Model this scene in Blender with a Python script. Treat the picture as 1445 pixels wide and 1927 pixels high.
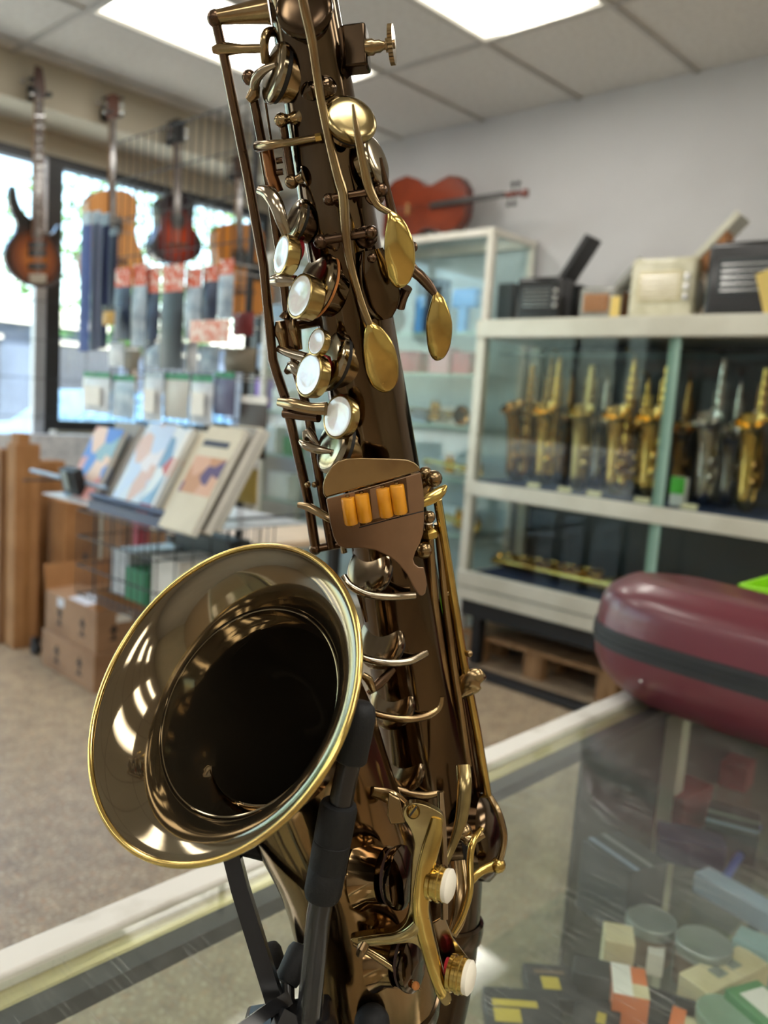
import bpy, bmesh, math, random
from mathutils import Vector, Matrix, noise as mnoise
random.seed(7)
for o in list(bpy.data.objects): bpy.data.objects.remove(o)
SC = bpy.context.scene
COL = SC.collection
V = Vector

# ------------------------------------------------------------------ camera
FPX, CX, CY, HCAM = 1576.0, 722.5, 963.5, 1.28
_y, _p, _r = (math.radians(a) for a in (43.2, 7.33, 3.925))
FW = V((math.cos(_y)*math.cos(_p), math.sin(_y)*math.cos(_p), -math.sin(_p)))
_r0 = V((math.sin(_y), -math.cos(_y), 0)); _u0 = _r0.cross(FW)
RT = _r0*math.cos(_r) + _u0*math.sin(_r)
UP = -_r0*math.sin(_r) + _u0*math.cos(_r)
EYE = V((0, 0, HCAM))
cd = bpy.data.cameras.new('camera'); cam = bpy.data.objects.new('camera', cd); COL.objects.link(cam)
M = Matrix((RT, UP, -FW)).transposed().to_4x4(); M.translation = EYE
cam.matrix_world = M
cd.sensor_fit = 'VERTICAL'; cd.sensor_height = 36; cd.sensor_width = 27
cd.lens = FPX/1927*36
cd.clip_start = 0.02; cd.clip_end = 200
cd.dof.use_dof = True; cd.dof.focus_distance = 0.415; cd.dof.aperture_fstop = cd.lens/3.7
cd.dof.aperture_blades = 0
SC.camera = cam

# ------------------------------------------------------------------ world, sun, exposure
SC.view_settings.view_transform = 'Standard'; SC.view_settings.look = 'None'
SC.view_settings.gamma = 1; SC.view_settings.use_curve_mapping = False
SC.view_settings.exposure = 0.0
W = bpy.data.worlds.new('sky'); SC.world = W; W.use_nodes = True
nt = W.node_tree; nt.nodes.clear()
sky = nt.nodes.new('ShaderNodeTexSky'); sky.sky_type = 'NISHITA'; sky.sun_disc = False
sky.sun_elevation = math.radians(52); sky.sun_rotation = math.radians(170); sky.air_density = 1.2; sky.dust_density = 2.0
bg = nt.nodes.new('ShaderNodeBackground'); bg.inputs[1].default_value = 1.05
wo = nt.nodes.new('ShaderNodeOutputWorld')
nt.links.new(sky.outputs[0], bg.inputs[0]); nt.links.new(bg.outputs[0], wo.inputs[0])
sl = bpy.data.lights.new('sun', 'SUN'); sl.energy = 23.0; sl.angle = math.radians(0.6); sl.color = (1, .95, .86)
so = bpy.data.objects.new('sun', sl); COL.objects.link(so)
so.rotation_euler = V((0.25, 0.75, -1.25)).to_track_quat('-Z', 'Y').to_euler()

PANEL_STRENGTH = 9.0      # ceiling light diffusers

# ------------------------------------------------------------------ helpers
def S(x, y, d):           # world point seen at photo pixel (x, y) at depth d
    return EYE + (FW + RT*((x-CX)/FPX) - UP*((y-CY)/FPX))*d
def ray(x, y): return FW + RT*((x-CX)/FPX) - UP*((y-CY)/FPX)
def atX(x, y, X): d = ray(x, y); return EYE + d*(X/d.x)
def atY(x, y, Y): d = ray(x, y); return EYE + d*(Y/d.y)
def atZ(x, y, Z): d = ray(x, y); return EYE + d*((Z-HCAM)/d.z)
def Cn(a, b, c): return (RT*a + UP*b - FW*c).normalized()   # right, up, towards viewer

def frame(axis, up=None):
    a = V(axis).normalized()
    if up is None: up = V((0, 0, 1)) if abs(a.z) < .9 else V((1, 0, 0))
    x = V(up).cross(a)
    if x.length < 1e-6: x = V((1, 0, 0)).cross(a)
    x.normalize(); y = a.cross(x)
    return x, y, a

def crom(pts, k):
    """Catmull-Rom through tuples of any length"""
    P = [tuple(p) for p in pts]; n = len(P); out = []
    for i in range(n-1):
        p0 = P[max(i-1, 0)]; p1 = P[i]; p2 = P[i+1]; p3 = P[min(i+2, n-1)]
        for j in range(k):
            t = j/k
            out.append(tuple(.5*((2*b)+(-a+c)*t+(2*a-5*b+4*c-d)*t*t+(-a+3*b-3*c+d)*t**3) for a, b, c, d in zip(p0, p1, p2, p3)))
    out.append(P[-1]); return out

class MB:
    def __init__(s): s.v = []; s.f = []
    def add(s, v, f):
        o = len(s.v); s.v += [V(p) for p in v]; s.f += [tuple(i+o for i in q) for q in f]; return s
    def rings(s, rings, cap0=True, cap1=True, closed=False):
        n = len(rings[0]); v = [p for r in rings for p in r]; f = []
        m = len(rings)
        for i in range(m if closed else m-1):
            a = i*n; b = ((i+1) % m)*n
            for j in range(n):
                k = (j+1) % n; f.append((a+j, a+k, b+k, b+j))
        if cap0 and not closed: f.append(tuple(range(n))[::-1])
        if cap1 and not closed: f.append(tuple(range((m-1)*n, m*n)))
        return s.add(v, f)
    def sweep(s, path, rw, rh=None, up=None, n=10, cap=True, closed=False):
        """elliptical section; rw along the side, rh along up"""
        P = [V(p) for p in path]; m = len(P)
        if not hasattr(rw, '__len__'): rw = [rw]*m
        if rh is None: rh = rw
        if not hasattr(rh, '__len__'): rh = [rh]*m
        R = []; x = None
        for i in range(m):
            if closed: t = P[(i+1) % m]-P[i-1]
            else: t = P[min(i+1, m-1)]-P[max(i-1, 0)]
            t.normalize()
            if up is not None:
                x = V(up).cross(t)
                if x.length < 1e-6: x = V((1, .01, 0)).cross(t)
                x.normalize(); y = t.cross(x)
            else:
                if x is None: x, y, _ = frame(t)
                else:
                    x = (x-t*x.dot(t)).normalized(); y = t.cross(x)
            R.append([P[i]+x*(rw[i]*math.cos(2*math.pi*j/n))+y*(rh[i]*math.sin(2*math.pi*j/n)) for j in range(n)])
        return s.rings(R, cap, cap, closed)
    def lathe(s, prof, o, axis, n=20, up=None, cap=False):
        x, y, a = frame(axis, up); o = V(o)
        R = [[o+a*h+(x*math.cos(2*math.pi*j/n)+y*math.sin(2*math.pi*j/n))*max(r, 1e-5) for j in range(n)] for r, h in prof]
        return s.rings(R, cap, cap)
    def cyl(s, a, b, r, r2=None, n=12):
        a = V(a); b = V(b); r2 = r if r2 is None else r2
        return s.lathe([(r, 0), (r2, (b-a).length)], a, b-a, n, cap=True)
    def ball(s, c, r, n=12, sq=1.0, axis=(0, 0, 1)):
        k = max(5, n//2)
        return s.lathe([(r*math.sin(math.pi*i/k), -r*sq*math.cos(math.pi*i/k)) for i in range(k+1)], c, axis, n)
    def obox(s, c, ax, ay, az):
        c, ax, ay, az = V(c), V(ax)/2, V(ay)/2, V(az)/2
        v = [c+ax*i+ay*j+az*k for k in (-1, 1) for j in (-1, 1) for i in (-1, 1)]
        return s.add(v, [(0, 2, 3, 1), (4, 5, 7, 6), (0, 1, 5, 4), (2, 6, 7, 3), (0, 4, 6, 2), (1, 3, 7, 5)])
    def box(s, x0, x1, y0, y1, z0, z1):
        return s.obox(((x0+x1)/2, (y0+y1)/2, (z0+z1)/2), (x1-x0, 0, 0), (0, y1-y0, 0), (0, 0, z1-z0))
    def prism(s, pts, off):
        """polygon of 3-D points extruded by vector off"""
        n = len(pts); off = V(off); v = [V(p) for p in pts]+[V(p)+off for p in pts]
        f = [tuple(range(n))[::-1], tuple(range(n, 2*n))]+[(i, (i+1) % n, n+(i+1) % n, n+i) for i in range(n)]
        return s.add(v, f)
    def obj(s, name, mat, parent=None, bevel=0, seg=2, smooth=True, ang=38, world=True):
        me = bpy.data.meshes.new(name)
        off = V((0, 0, 0))
        if parent is not None and world:
            p = parent
            while p is not None: off += V(p.location); p = p.parent
        me.from_pydata([v-off for v in s.v], [], s.f)
        bm = bmesh.new(); bm.from_mesh(me)
        bmesh.ops.recalc_face_normals(bm, faces=bm.faces); bm.to_mesh(me); bm.free()
        if smooth:
            me.shade_smooth(); me.set_sharp_from_angle(angle=math.radians(ang))
        if mat is not None: me.materials.append(mat)
        o = bpy.data.objects.new(name, me); COL.objects.link(o)
        if parent is not None: o.parent = parent
        if bevel:
            b = o.modifiers.new('bevel', 'BEVEL'); b.width = bevel; b.segments = seg; b.limit_method = 'ANGLE'; b.angle_limit = math.radians(40)
        return o
def lin(path, i0, i1, k):
    return [V(i0).lerp(V(i1), j/k) for j in range(k+1)]
def thing(name, loc, label, cat, group=None, rot=0):
    o = bpy.data.objects.new(name, None); COL.objects.link(o); o.location = V(loc); o.rotation_euler[2] = rot
    o.empty_display_size = .05
    return tag(o, label, cat, group)
def tag(o, label, cat, group=None):
    o['label'] = label; o['category'] = cat
    if group: o['group'] = group
    return o
def struct(o, label=None):
    o['kind'] = 'structure'
    if label: o['label'] = label
    return o
def copy_tree(o, parent=None):
    c = o.copy(); COL.objects.link(c); c.parent = parent
    for ch in list(o.children): copy_tree(ch, c)
    return c
ORD = ['first', 'second', 'third', 'fourth', 'fifth', 'sixth', 'seventh', 'eighth', 'ninth', 'tenth', 'eleventh', 'twelfth']

# ------------------------------------------------------------------ materials
def srgb(h):
    h = h.lstrip('#'); c = [int(h[i:i+2], 16)/255 for i in (0, 2, 4)]
    return tuple(x/12.92 if x <= .04045 else ((x+.055)/1.055)**2.4 for x in c)+(1,)
def mat(name, col, rough=.5, metal=0, col2=None, scale=8, thr=(.4, .65), bump=0, bscale=60, spec=.5, coat=0, stretch=(1, 1, 1), rvar=0, emit=None, detail=5):
    m = bpy.data.materials.new(name); m.use_nodes = True; t = m.node_tree; L = t.links.new
    b = t.nodes['Principled BSDF']
    if isinstance(col, str): col = srgb(col)
    b.inputs['Base Color'].default_value = tuple(col[:3])+(1,)
    b.inputs['Roughness'].default_value = rough; b.inputs['Metallic'].default_value = metal
    b.inputs['Specular IOR Level'].default_value = spec
    if coat: b.inputs['Coat Weight'].default_value = coat; b.inputs['Coat Roughness'].default_value = .06
    tc = t.nodes.new('ShaderNodeTexCoord'); mp = t.nodes.new('ShaderNodeMapping'); mp.inputs['Scale'].default_value = stretch
    L(tc.outputs['Object'], mp.inputs[0])
    nz = t.nodes.new('ShaderNodeTexNoise'); nz.inputs['Scale'].default_value = scale; nz.inputs['Detail'].default_value = detail
    L(mp.outputs[0], nz.inputs[0])
    rp = t.nodes.new('ShaderNodeValToRGB'); rp.color_ramp.elements[0].position = thr[0]; rp.color_ramp.elements[1].position = thr[1]
    if isinstance(col2, str): col2 = srgb(col2)
    if col2 is None: col2 = tuple(c*.88 for c in col[:3])+(1,)
    rp.color_ramp.elements[0].color = tuple(col[:3])+(1,); rp.color_ramp.elements[1].color = tuple(col2[:3])+(1,)
    L(nz.outputs[0], rp.inputs[0]); L(rp.outputs[0], b.inputs['Base Color'])
    if rvar:
        mr = t.nodes.new('ShaderNodeMapRange'); mr.inputs[1].default_value = .3; mr.inputs[2].default_value = .7
        mr.inputs[3].default_value = max(.02, rough-rvar); mr.inputs[4].default_value = rough+rvar
        L(nz.outputs[0], mr.inputs[0]); L(mr.outputs[0], b.inputs['Roughness'])
    if bump:
        n2 = t.nodes.new('ShaderNodeTexNoise'); n2.inputs['Scale'].default_value = bscale; n2.inputs['Detail'].default_value = 4; L(mp.outputs[0], n2.inputs[0])
        bp = t.nodes.new('ShaderNodeBump'); bp.inputs['Strength'].default_value = bump; bp.inputs['Distance'].default_value = .002
        L(n2.outputs[0], bp.inputs['Height']); L(bp.outputs[0], b.inputs['Normal'])
    if emit:
        b.inputs['Emission Color'].default_value = tuple(emit[0])+(1,); b.inputs['Emission Strength'].default_value = emit[1]
    return m
def glass(name, tint=(.93, .97, .96), rough=.02, gl=1.0, haze=0):
    m = bpy.data.materials.new(name); m.use_nodes = True; t = m.node_tree; t.nodes.clear(); L = t.links.new
    out = t.nodes.new('ShaderNodeOutputMaterial'); mx = t.nodes.new('ShaderNodeMixShader'); tr = t.nodes.new('ShaderNodeBsdfTransparent')
    g = t.nodes.new('ShaderNodeBsdfGlossy'); lw = t.nodes.new('ShaderNodeLayerWeight'); lw.inputs[0].default_value = .5
    pw = t.nodes.new('ShaderNodeMath'); pw.operation = 'POWER'; pw.inputs[1].default_value = 5; L(lw.outputs['Facing'], pw.inputs[0])
    fr = t.nodes.new('ShaderNodeMath'); fr.operation = 'MULTIPLY_ADD'; fr.inputs[1].default_value = .9; fr.inputs[2].default_value = .035; L(pw.outputs[0], fr.inputs[0])
    tr.inputs[0].default_value = tuple(tint)+(1,); g.inputs['Roughness'].default_value = rough; g.inputs['Color'].default_value = (gl, gl, gl, 1)
    L(fr.outputs[0], mx.inputs[0]); L(tr.outputs[0], mx.inputs[1]); L(g.outputs[0], mx.inputs[2])
    if haze:      # scratched, dusty top surface
        tc = t.nodes.new('ShaderNodeTexCoord')
        df = t.nodes.new('ShaderNodeBsdfDiffuse'); df.inputs[0].default_value = (.75, .76, .72, 1)
        w = []
        for sx, sy, rz in ((400, 14, .5), (380, 11, -.7), (420, 13, 1.9), (350, 9, 2.7)):
            mp = t.nodes.new('ShaderNodeMapping'); mp.inputs['Scale'].default_value = (sx, sy, 1); mp.inputs['Rotation'].default_value = (0, 0, rz)
            md = t.nodes.new('ShaderNodeTexNoise'); md.inputs['Scale'].default_value = 1.0; md.inputs['Detail'].default_value = 2
            L(tc.outputs['Object'], mp.inputs[0]); L(mp.outputs[0], md.inputs[0])
            r = t.nodes.new('ShaderNodeMapRange'); r.inputs[1].default_value = .66; r.inputs[2].default_value = .78; r.inputs[3].default_value = 0; r.inputs[4].default_value = .5
            L(md.outputs[0], r.inputs[0]); w.append(r.outputs[0])
        s = w[0]
        for x in w[1:]:
            a = t.nodes.new('ShaderNodeMath'); a.operation = 'MAXIMUM'; L(s, a.inputs[0]); L(x, a.inputs[1]); s = a.outputs[0]
        n3 = t.nodes.new('ShaderNodeTexNoise'); n3.inputs['Scale'].default_value = 45; n3.inputs['Detail'].default_value = 5; L(tc.outputs['Object'], n3.inputs[0])
        a = t.nodes.new('ShaderNodeMath'); a.operation = 'MULTIPLY_ADD'; a.inputs[1].default_value = haze*2; a.inputs[2].default_value = -haze*.7; L(n3.outputs[0], a.inputs[0])
        a2 = t.nodes.new('ShaderNodeMath'); a2.operation = 'MAXIMUM'; a2.inputs[1].default_value = .02; L(a.outputs[0], a2.inputs[0])
        a3 = t.nodes.new('ShaderNodeMath'); a3.operation = 'MULTIPLY_ADD'; L(s, a3.inputs[0]); a3.inputs[1].default_value = .35; L(a2.outputs[0], a3.inputs[2])
        m2 = t.nodes.new('ShaderNodeMixShader'); L(a3.outputs[0], m2.inputs[0]); L(mx.outputs[0], m2.inputs[1]); L(df.outputs[0], m2.inputs[2])
        L(m2.outputs[0], out.inputs[0])
    else: L(mx.outputs[0], out.inputs[0])
    return m
def plastic(name, c, rough=.35, **k): return mat(name, c, rough, 0, **k)

# metals of the saxophone
M_TUBE = mat('aged_brass_tube', (.125, .086, .05), .12, 1, col2=(.052, .034, .021), scale=16, thr=(.35, .68), rvar=.06, stretch=(2, 2, .35))
M_BELL = mat('aged_brass_bell', (.25, .205, .135), .08, .95, col2=(.175, .135, .085), scale=7, thr=(.35, .7), rvar=.025)
M_BELLX = mat('golden_brown_bell_outside', (.27, .175, .082), .12, 1, col2=(.16, .098, .045), scale=12, thr=(.35, .7), rvar=.05)
M_KEY = mat('aged_brass_keys', (.34, .245, .125), .2, 1, col2=(.20, .13, .07), scale=30, thr=(.4, .7), rvar=.06)
M_DARK = mat('darkened_brass_rods', (.16, .10, .06), .24, 1, col2=(.10, .062, .04), scale=40, rvar=.06)
M_GOLD = mat('worn_yellow_brass', (.56, .40, .12), .2, 1, col2=(.31, .20, .06), scale=34, thr=(.48, .72), rvar=.08)
M_RIM = mat('polished_brass_rim', (.64, .46, .15), .16, 1, col2=(.32, .22, .09), scale=26, thr=(.5, .75), rvar=.05)
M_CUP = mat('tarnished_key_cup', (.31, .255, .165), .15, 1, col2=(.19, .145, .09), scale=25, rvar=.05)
M_OLIVE = mat('olive_brass', (.36, .285, .135), .2, 1, col2=(.23, .17, .075), scale=40, rvar=.06)
M_PHOLD = mat('pearl_holder_brass', (.46, .34, .13), .2, 1, col2=(.27, .19, .075), scale=40, rvar=.06)
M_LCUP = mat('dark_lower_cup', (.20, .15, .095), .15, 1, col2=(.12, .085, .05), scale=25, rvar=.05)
M_ROSE = mat('rose_brown_plate', (.36, .235, .155), .36, 1, col2=(.29, .19, .125), scale=30, rvar=.04)
M_SILV = mat('silvered_brass', (.42, .36, .27), .16, 1, col2=(.27, .21, .14), scale=30, rvar=.05)
M_BLACK = mat('black_pad', (.012, .011, .010), .7)
M_RED = mat('red_felt', (.36, .012, .02), .9, bump=.4, bscale=900)
M_CORK = mat('orange_cork', (.55, .20, .05), .8, bump=.3, bscale=500)
M_ROLL = mat('amber_roller', (.72, .31, .015), .3, 0, col2=(.60, .24, .01), scale=90, coat=.4)
M_WFELT = mat('white_felt', (.78, .74, .62), .8)
M_RUB = mat('black_rubber', (.008, .0085, .009), .6, 0, spec=.3, bump=.12, bscale=700)
M_BMET = mat('black_metal', (.008, .008, .009), .22, 0, spec=.6)
def pearl_mat():
    m = mat('mother_of_pearl', (.80, .82, .80), .12, 0, col2=(.62, .70, .74), scale=55, thr=(.35, .65), coat=.8, stretch=(1, .5, 1))
    t = m.node_tree; b = t.nodes['Principled BSDF']
    tc = t.nodes.new('ShaderNodeTexCoord'); nz = t.nodes.new('ShaderNodeTexNoise'); nz.inputs['Scale'].default_value = 85; nz.inputs['Detail'].default_value = 3
    t.links.new(tc.outputs['Object'], nz.inputs[0])
    rp = t.nodes.new('ShaderNodeValToRGB'); e = rp.color_ramp.elements
    e[0].position = .3; e[0].color = (.68, .73, .77, 1); e[1].position = .7; e[1].color = (.78, .80, .74, 1)
    for p, c in ((.42, (.80, .82, .80, 1)), (.5, (.77, .74, .75, 1)), (.58, (.80, .83, .82, 1))):
        x = e.new(p); x.color = c
    t.links.new(nz.outputs[0], rp.inputs[0]); t.links.new(rp.outputs[0], b.inputs['Base Color'])
    return m
M_PEARL = pearl_mat()
M_GLASS = glass('clear_glass')
M_GLASSG = glass('greenish_glass', (.92, .965, .945), .02)
M_DOOR = glass('case_door_glass', (.93, .965, .95), .02, .4)
M_TOP = glass('scratched_counter_glass', (.95, .98, .96), .03, 1.0, haze=.06)
M_WHITE = mat('white_painted_metal', '#d9d6cc', .4, col2='#cbc7bb', scale=6)
M_ALU = mat('cream_aluminium', '#c9c6b8', .35, .2, col2='#bdb9aa', scale=5)
M_BLK = mat('matt_black', (.012, .012, .013), .5)
M_NAVY = mat('navy_cloth', (.012, .028, .085), .9, bump=.3, bscale=400)
M_CARD = mat('brown_cardboard', '#a87b4f', .85, col2='#94683f', scale=5, bump=.1, bscale=200)
M_CARD2 = mat('dull_cardboard', '#9d7a5c', .85, col2='#8a684c', scale=5, bump=.1, bscale=200)
M_PAPER = mat('white_paper', '#e6e4de', .7)
M_CHROME = mat('chrome', (.7, .7, .7), .12, 1)
M_BRASS = mat('gold_lacquer', (.82, .56, .17), .13, 1, col2=(.70, .44, .12), scale=20)
M_SILVER = mat('silver_plate', (.62, .60, .56), .16, 1, col2=(.42, .38, .34), scale=15)
M_BRNZ = mat('dark_lacquer_brass', (.50, .30, .10), .17, 1, col2=(.36, .2, .07), scale=15)
M_WIRE = mat('black_wire', (.02, .02, .022), .45)

# ================================================================== ROOM
XW, YB, YW, ZC = 3.83, 4.42, 4.82, 2.868
X0R, Y0R = -4.3, -4.3
def floor_mat():
    m = mat('speckled_vinyl_floor', '#a8967c', .38, col2='#8b7a66', scale=14, thr=(.35, .65), detail=8, spec=.4)
    t = m.node_tree; L = t.links.new; b = t.nodes['Principled BSDF']
    tc = t.nodes.new('ShaderNodeTexCoord'); src = b.inputs['Base Color'].links[0].from_socket
    for sc, th, c, k in ((95, .60, '#d3c4a8', .8), (120, .62, '#66584c', .75), (60, .62, '#b5845c', .5)):
        n = t.nodes.new('ShaderNodeTexNoise'); n.inputs['Scale'].default_value = sc; n.inputs['Detail'].default_value = 3
        mp = t.nodes.new('ShaderNodeMapping'); mp.inputs['Location'].default_value = (sc, sc*2, 0); L(tc.outputs['Object'], mp.inputs[0]); L(mp.outputs[0], n.inputs[0])
        r = t.nodes.new('ShaderNodeMapRange'); r.inputs[1].default_value = th-.05; r.inputs[2].default_value = th+.04; r.inputs[4].default_value = k; L(n.outputs[0], r.inputs[0])
        mx = t.nodes.new('ShaderNodeMix'); mx.data_type = 'RGBA'; L(r.outputs[0], mx.inputs[0]); L(src, mx.inputs[6]); mx.inputs[7].default_value = srgb(c); src = mx.outputs[2]
    L(src, b.inputs['Base Color']); return m
M_FLOOR = floor_mat()
M_WALL = mat('pale_grey_wall', '#c6c5c6', .75, col2='#c0bfc0', scale=2, bump=.08, bscale=300)
M_CREAM = mat('cream_wall', '#c3bba9', .75, col2='#bcb4a2', scale=2, bump=.08, bscale=300)
M_TILE = mat('ceiling_tile', '#d6d2cd', .9, col2='#cdc8c3', scale=40, bump=.25, bscale=350)
M_TBAR = mat('ceiling_grid_bar', '#b4b0ab', .5)
M_FRAME = mat('dark_window_frame', (.02, .021, .024), .4)
M_ALUF = mat('bright_aluminium', '#b9bcc4', .35, .6)

fl = struct(MB().box(X0R-.1, XW+.1, Y0R-.1, YW+.13, -.1, 0).obj('floor', M_FLOOR))
struct(MB().box(XW, XW+.12, Y0R-.1, YW+.13, 0, 3.2).obj('wall_right', M_WALL))
struct(MB().box(X0R-.12, X0R, Y0R-.1, YW+.13, 0, 3.2).obj('wall_left', M_WALL))
struct(MB().box(X0R, XW, Y0R-.12, Y0R, 0, 3.2).obj('wall_back', M_CREAM))
wf = MB()
wf.box(X0R, XW, YB, YW+.13, 2.655, 3.2)                 # bulkhead above the window
wf.box(X0R, XW, YW, YW+.13, 2.53, 2.655)
wf.box(2.27, XW, YW, YW+.13, 0, 1.0)                     # below the sill
wf.box(X0R, -3.2, YW, YW+.13, 0, 2.53); wf.box(3.74, XW, YW, YW+.13, 1.0, 2.53)
wfo = struct(wf.obj('wall_front', M_CREAM, smooth=False))
ce = struct(MB().box(X0R-.1, XW+.1, Y0R-.1, YW+.13, ZC+.05, ZC+.15).obj('ceiling', M_TILE))

GX = [3.04-1.22*k for k in range(0, 7)]; GX = [XW]+GX
GY = [1.834+.61*k for k in range(4, -11, -1)]; GY = [YB]+[g for g in GY if g < YB]
GX = [g for g in GX if g > X0R]+[X0R]; GY = [g for g in GY if g > Y0R]+[Y0R]
lights = []; tiles_mesh = {}
LIT = {(round(3.04-1.22*a, 2), b) for a in (0, 2, 4) for b in (3.66, 2.44, 0.0, -1.22, -2.44)}
nlit = 0
for i in range(len(GX)-1):
    for j in range(len(GY)-1):
        xa, xb, ya, yb = GX[i+1], GX[i], GY[j+1], GY[j]
        w, d = round(xb-xa-.012, 3), round(yb-ya-.012, 3)
        cxx, cyy = (xa+xb)/2, (ya+yb)/2
        lit = (round(xb, 2), None) and any(abs(xb-a) < .02 and abs(yb-b) < .03 for a, b in LIT)
        if lit: lights.append((cxx, cyy)); continue
        k = (w, d)
        if k not in tiles_mesh:
            o = MB().box(-w/2, w/2, -d/2, d/2, 0, .02).obj('ceiling_tile', M_TILE, ce, world=False); tiles_mesh[k] = o.data
        else:
            o = bpy.data.objects.new('ceiling_tile', tiles_mesh[k]); COL.objects.link(o); o.parent = ce
        o.location = (cxx, cyy, ZC+.006)
for x in GX[1:-1]: MB().box(x-.012, x+.012, Y0R, YB, ZC-.003, ZC+.008).obj('grid_bar', M_TBAR, ce, smooth=False)
for y in GY[1:-1]: MB().box(X0R, XW, y-.012, y+.012, ZC-.0035, ZC+.0075).obj('grid_bar', M_TBAR, ce, smooth=False)
def diff_mat():
    m = mat('lit_diffuser', (.9, .9, .88), .6, emit=((1, .955, .87), PANEL_STRENGTH))
    t = m.node_tree; L = t.links.new; b = t.nodes['Principled BSDF']       # two fluorescent tubes glowing through the diffuser
    tc = t.nodes.new('ShaderNodeTexCoord'); sp = t.nodes.new('ShaderNodeSeparateXYZ'); L(tc.outputs['Object'], sp.inputs[0])
    a = t.nodes.new('ShaderNodeMath'); a.operation = 'ABSOLUTE'; L(sp.outputs[1], a.inputs[0])
    r = t.nodes.new('ShaderNodeMapRange'); r.interpolation_type = 'SMOOTHSTEP'; r.inputs[1].default_value = .10; r.inputs[2].default_value = .27; r.inputs[3].default_value = PANEL_STRENGTH*1.35; r.inputs[4].default_value = PANEL_STRENGTH*.22
    L(a.outputs[0], r.inputs[0]); L(r.outputs[0], b.inputs['Emission Strength']); return m
M_DIFF = diff_mat()
proto = None
for (x, y) in lights:
    if 2 < x < 3.2 and y > 3: lab, grp = 'glowing ceiling light panel beside the top of the saxophone, nearest the window', None
    elif 2 < x < 3.2 and 1.8 < y < 3: lab, grp = 'ceiling light panel at the top edge, nearest the grey wall', None
    else: lab, grp = 'ceiling light panel behind or above the viewer, out of the picture', 'ceiling panels out of view'
    t = thing('ceiling_light', (x, y, ZC), lab, 'ceiling light', grp)
    b = MB()
    for (ax, ay, sx, sy) in ((0, .292, 1.196, .018), (0, -.292, 1.196, .018), (.589, 0, .018, .566), (-.589, 0, .018, .566)):
        b.obox((ax, ay, .005), (sx, 0, 0), (0, sy, 0), (0, 0, .02))
    b.obj('frame', M_WHITE, t, world=False)
    MB().box(-.58, .58, -.283, .283, .008, .016).obj('diffuser', M_DIFF, t, world=False)

# ------------------------------------------------------------------ windows
def window(name, x0, x1, z0, z1, mull):
    b = MB(); w = .055
    b.box(x0, x1, YW-.03, YW+.05, z0, z0+w); b.box(x0, x1, YW-.03, YW+.05, z1-w, z1)
    b.box(x0, x0+w, YW-.03, YW+.05, z0+w, z1-w); b.box(x1-w, x1, YW-.03, YW+.05, z0+w, z1-w)
    for m in mull: b.box(m-.02, m+.02, YW-.02, YW+.04, z0+w, z1-w)
    f = struct(b.obj(name, M_FRAME, smooth=False))
    xs = [x0+w]+[m for m in mull]+[x1-w]
    for a, c in zip(xs, xs[1:]): MB().box(a, c, YW+.006, YW+.012, z0+w, z1-w).obj('pane', M_GLASS, f, smooth=False)
    return f
window('window_1', -3.2, 2.21, .06, 2.53, (.4, -1.4))
window('window_2', 2.21, 3.74, 1.0, 2.53, ())
struct(MB().box(2.10, 2.165, YW-.06, YW-.01, .06, 2.5).obj('trim_1', M_ALUF, bevel=.004))

# ------------------------------------------------------------------ street outside
M_PAVE = mat('sunlit_pavement', '#cfcabd', .8, col2='#bdb8aa', scale=3)
M_ROAD = mat('asphalt', '#8d8d90', .8, col2='#7b7b7f', scale=20)
struct(MB().box(-30, 45, YW+.13, 8.4, -.2, -.1).obj('floor_pavement', M_PAVE))
struct(MB().box(-30, 45, 8.4, 17, -.3, -.2).obj('floor_road', M_ROAD))
struct(MB().box(-30, 45, 17, 60, -.2, -.1).obj('floor_far_pavement', M_PAVE))
M_LEAF = mat('leaves', '#7f9c4a', .6, col2='#4c7030', scale=3, detail=2)
M_LEAF2 = mat('dark_leaves', '#55803a', .6, col2='#2f5526', scale=3, detail=2)
M_BARK = mat('bark', '#5b4a3a', .9, col2='#40342a', scale=20, bump=.5, bscale=60)
def tree(x, y, h, rx, rz, zc, label, m, n=2600, trunk=.13):
    t = thing('street_tree', (x, y, -.1), label, 'tree', 'trees outside the window')
    b = MB(); b.sweep([(x, y, -.1), (x+.06, y, h*.35), (x-.02, y+.1, zc)], [trunk, trunk*.8, trunk*.45], n=8)
    for k in range(5):
        a = k*1.3+.4; b.sweep([(x, y, h*.35+.25*k), (x+math.cos(a)*rx*.6, y+math.sin(a)*rx*.6, zc+.4*rz*math.sin(k))], [trunk*.4, trunk*.12], n=6)
    b.obj('trunk', M_BARK, t)
    c = MB(); rnd = random.Random(int(x*100))
    for i in range(n):
        while True:
            p = V((rnd.uniform(-1, 1), rnd.uniform(-1, 1), rnd.uniform(-1, 1)))
            if .35 < p.length < 1: break
        if mnoise.noise(p*2.6+V((x, y, 0))) < -.08: continue
        q = V((x+p.x*rx, y+p.y*rx, zc+p.z*rz)); s = rnd.uniform(.07, .15)
        a = V((rnd.uniform(-1, 1), rnd.uniform(-1, 1), rnd.uniform(-1, 1))).normalized(); d = a.orthogonal().normalized()
        c.add([q-a*s, q+d*s*.45, q+a*s, q-d*s*.45], [(0, 1, 2, 3)])
    c.obj('crown', m, t)
tree(2.6, 13.6, 4.0, 2.3, 1.6, 4.0, 'leafy street tree with dark trunk outside the left window pane', M_LEAF)
tree(8.2, 14.5, 4.2, 2.6, 1.7, 3.6, 'green street tree seen past the dark sunburst guitar', M_LEAF2)
tree(-2.2, 11.5, 4.6, 2.0, 1.5, 4.4, 'pale green street tree at the left edge of the window', M_LEAF)
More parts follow.
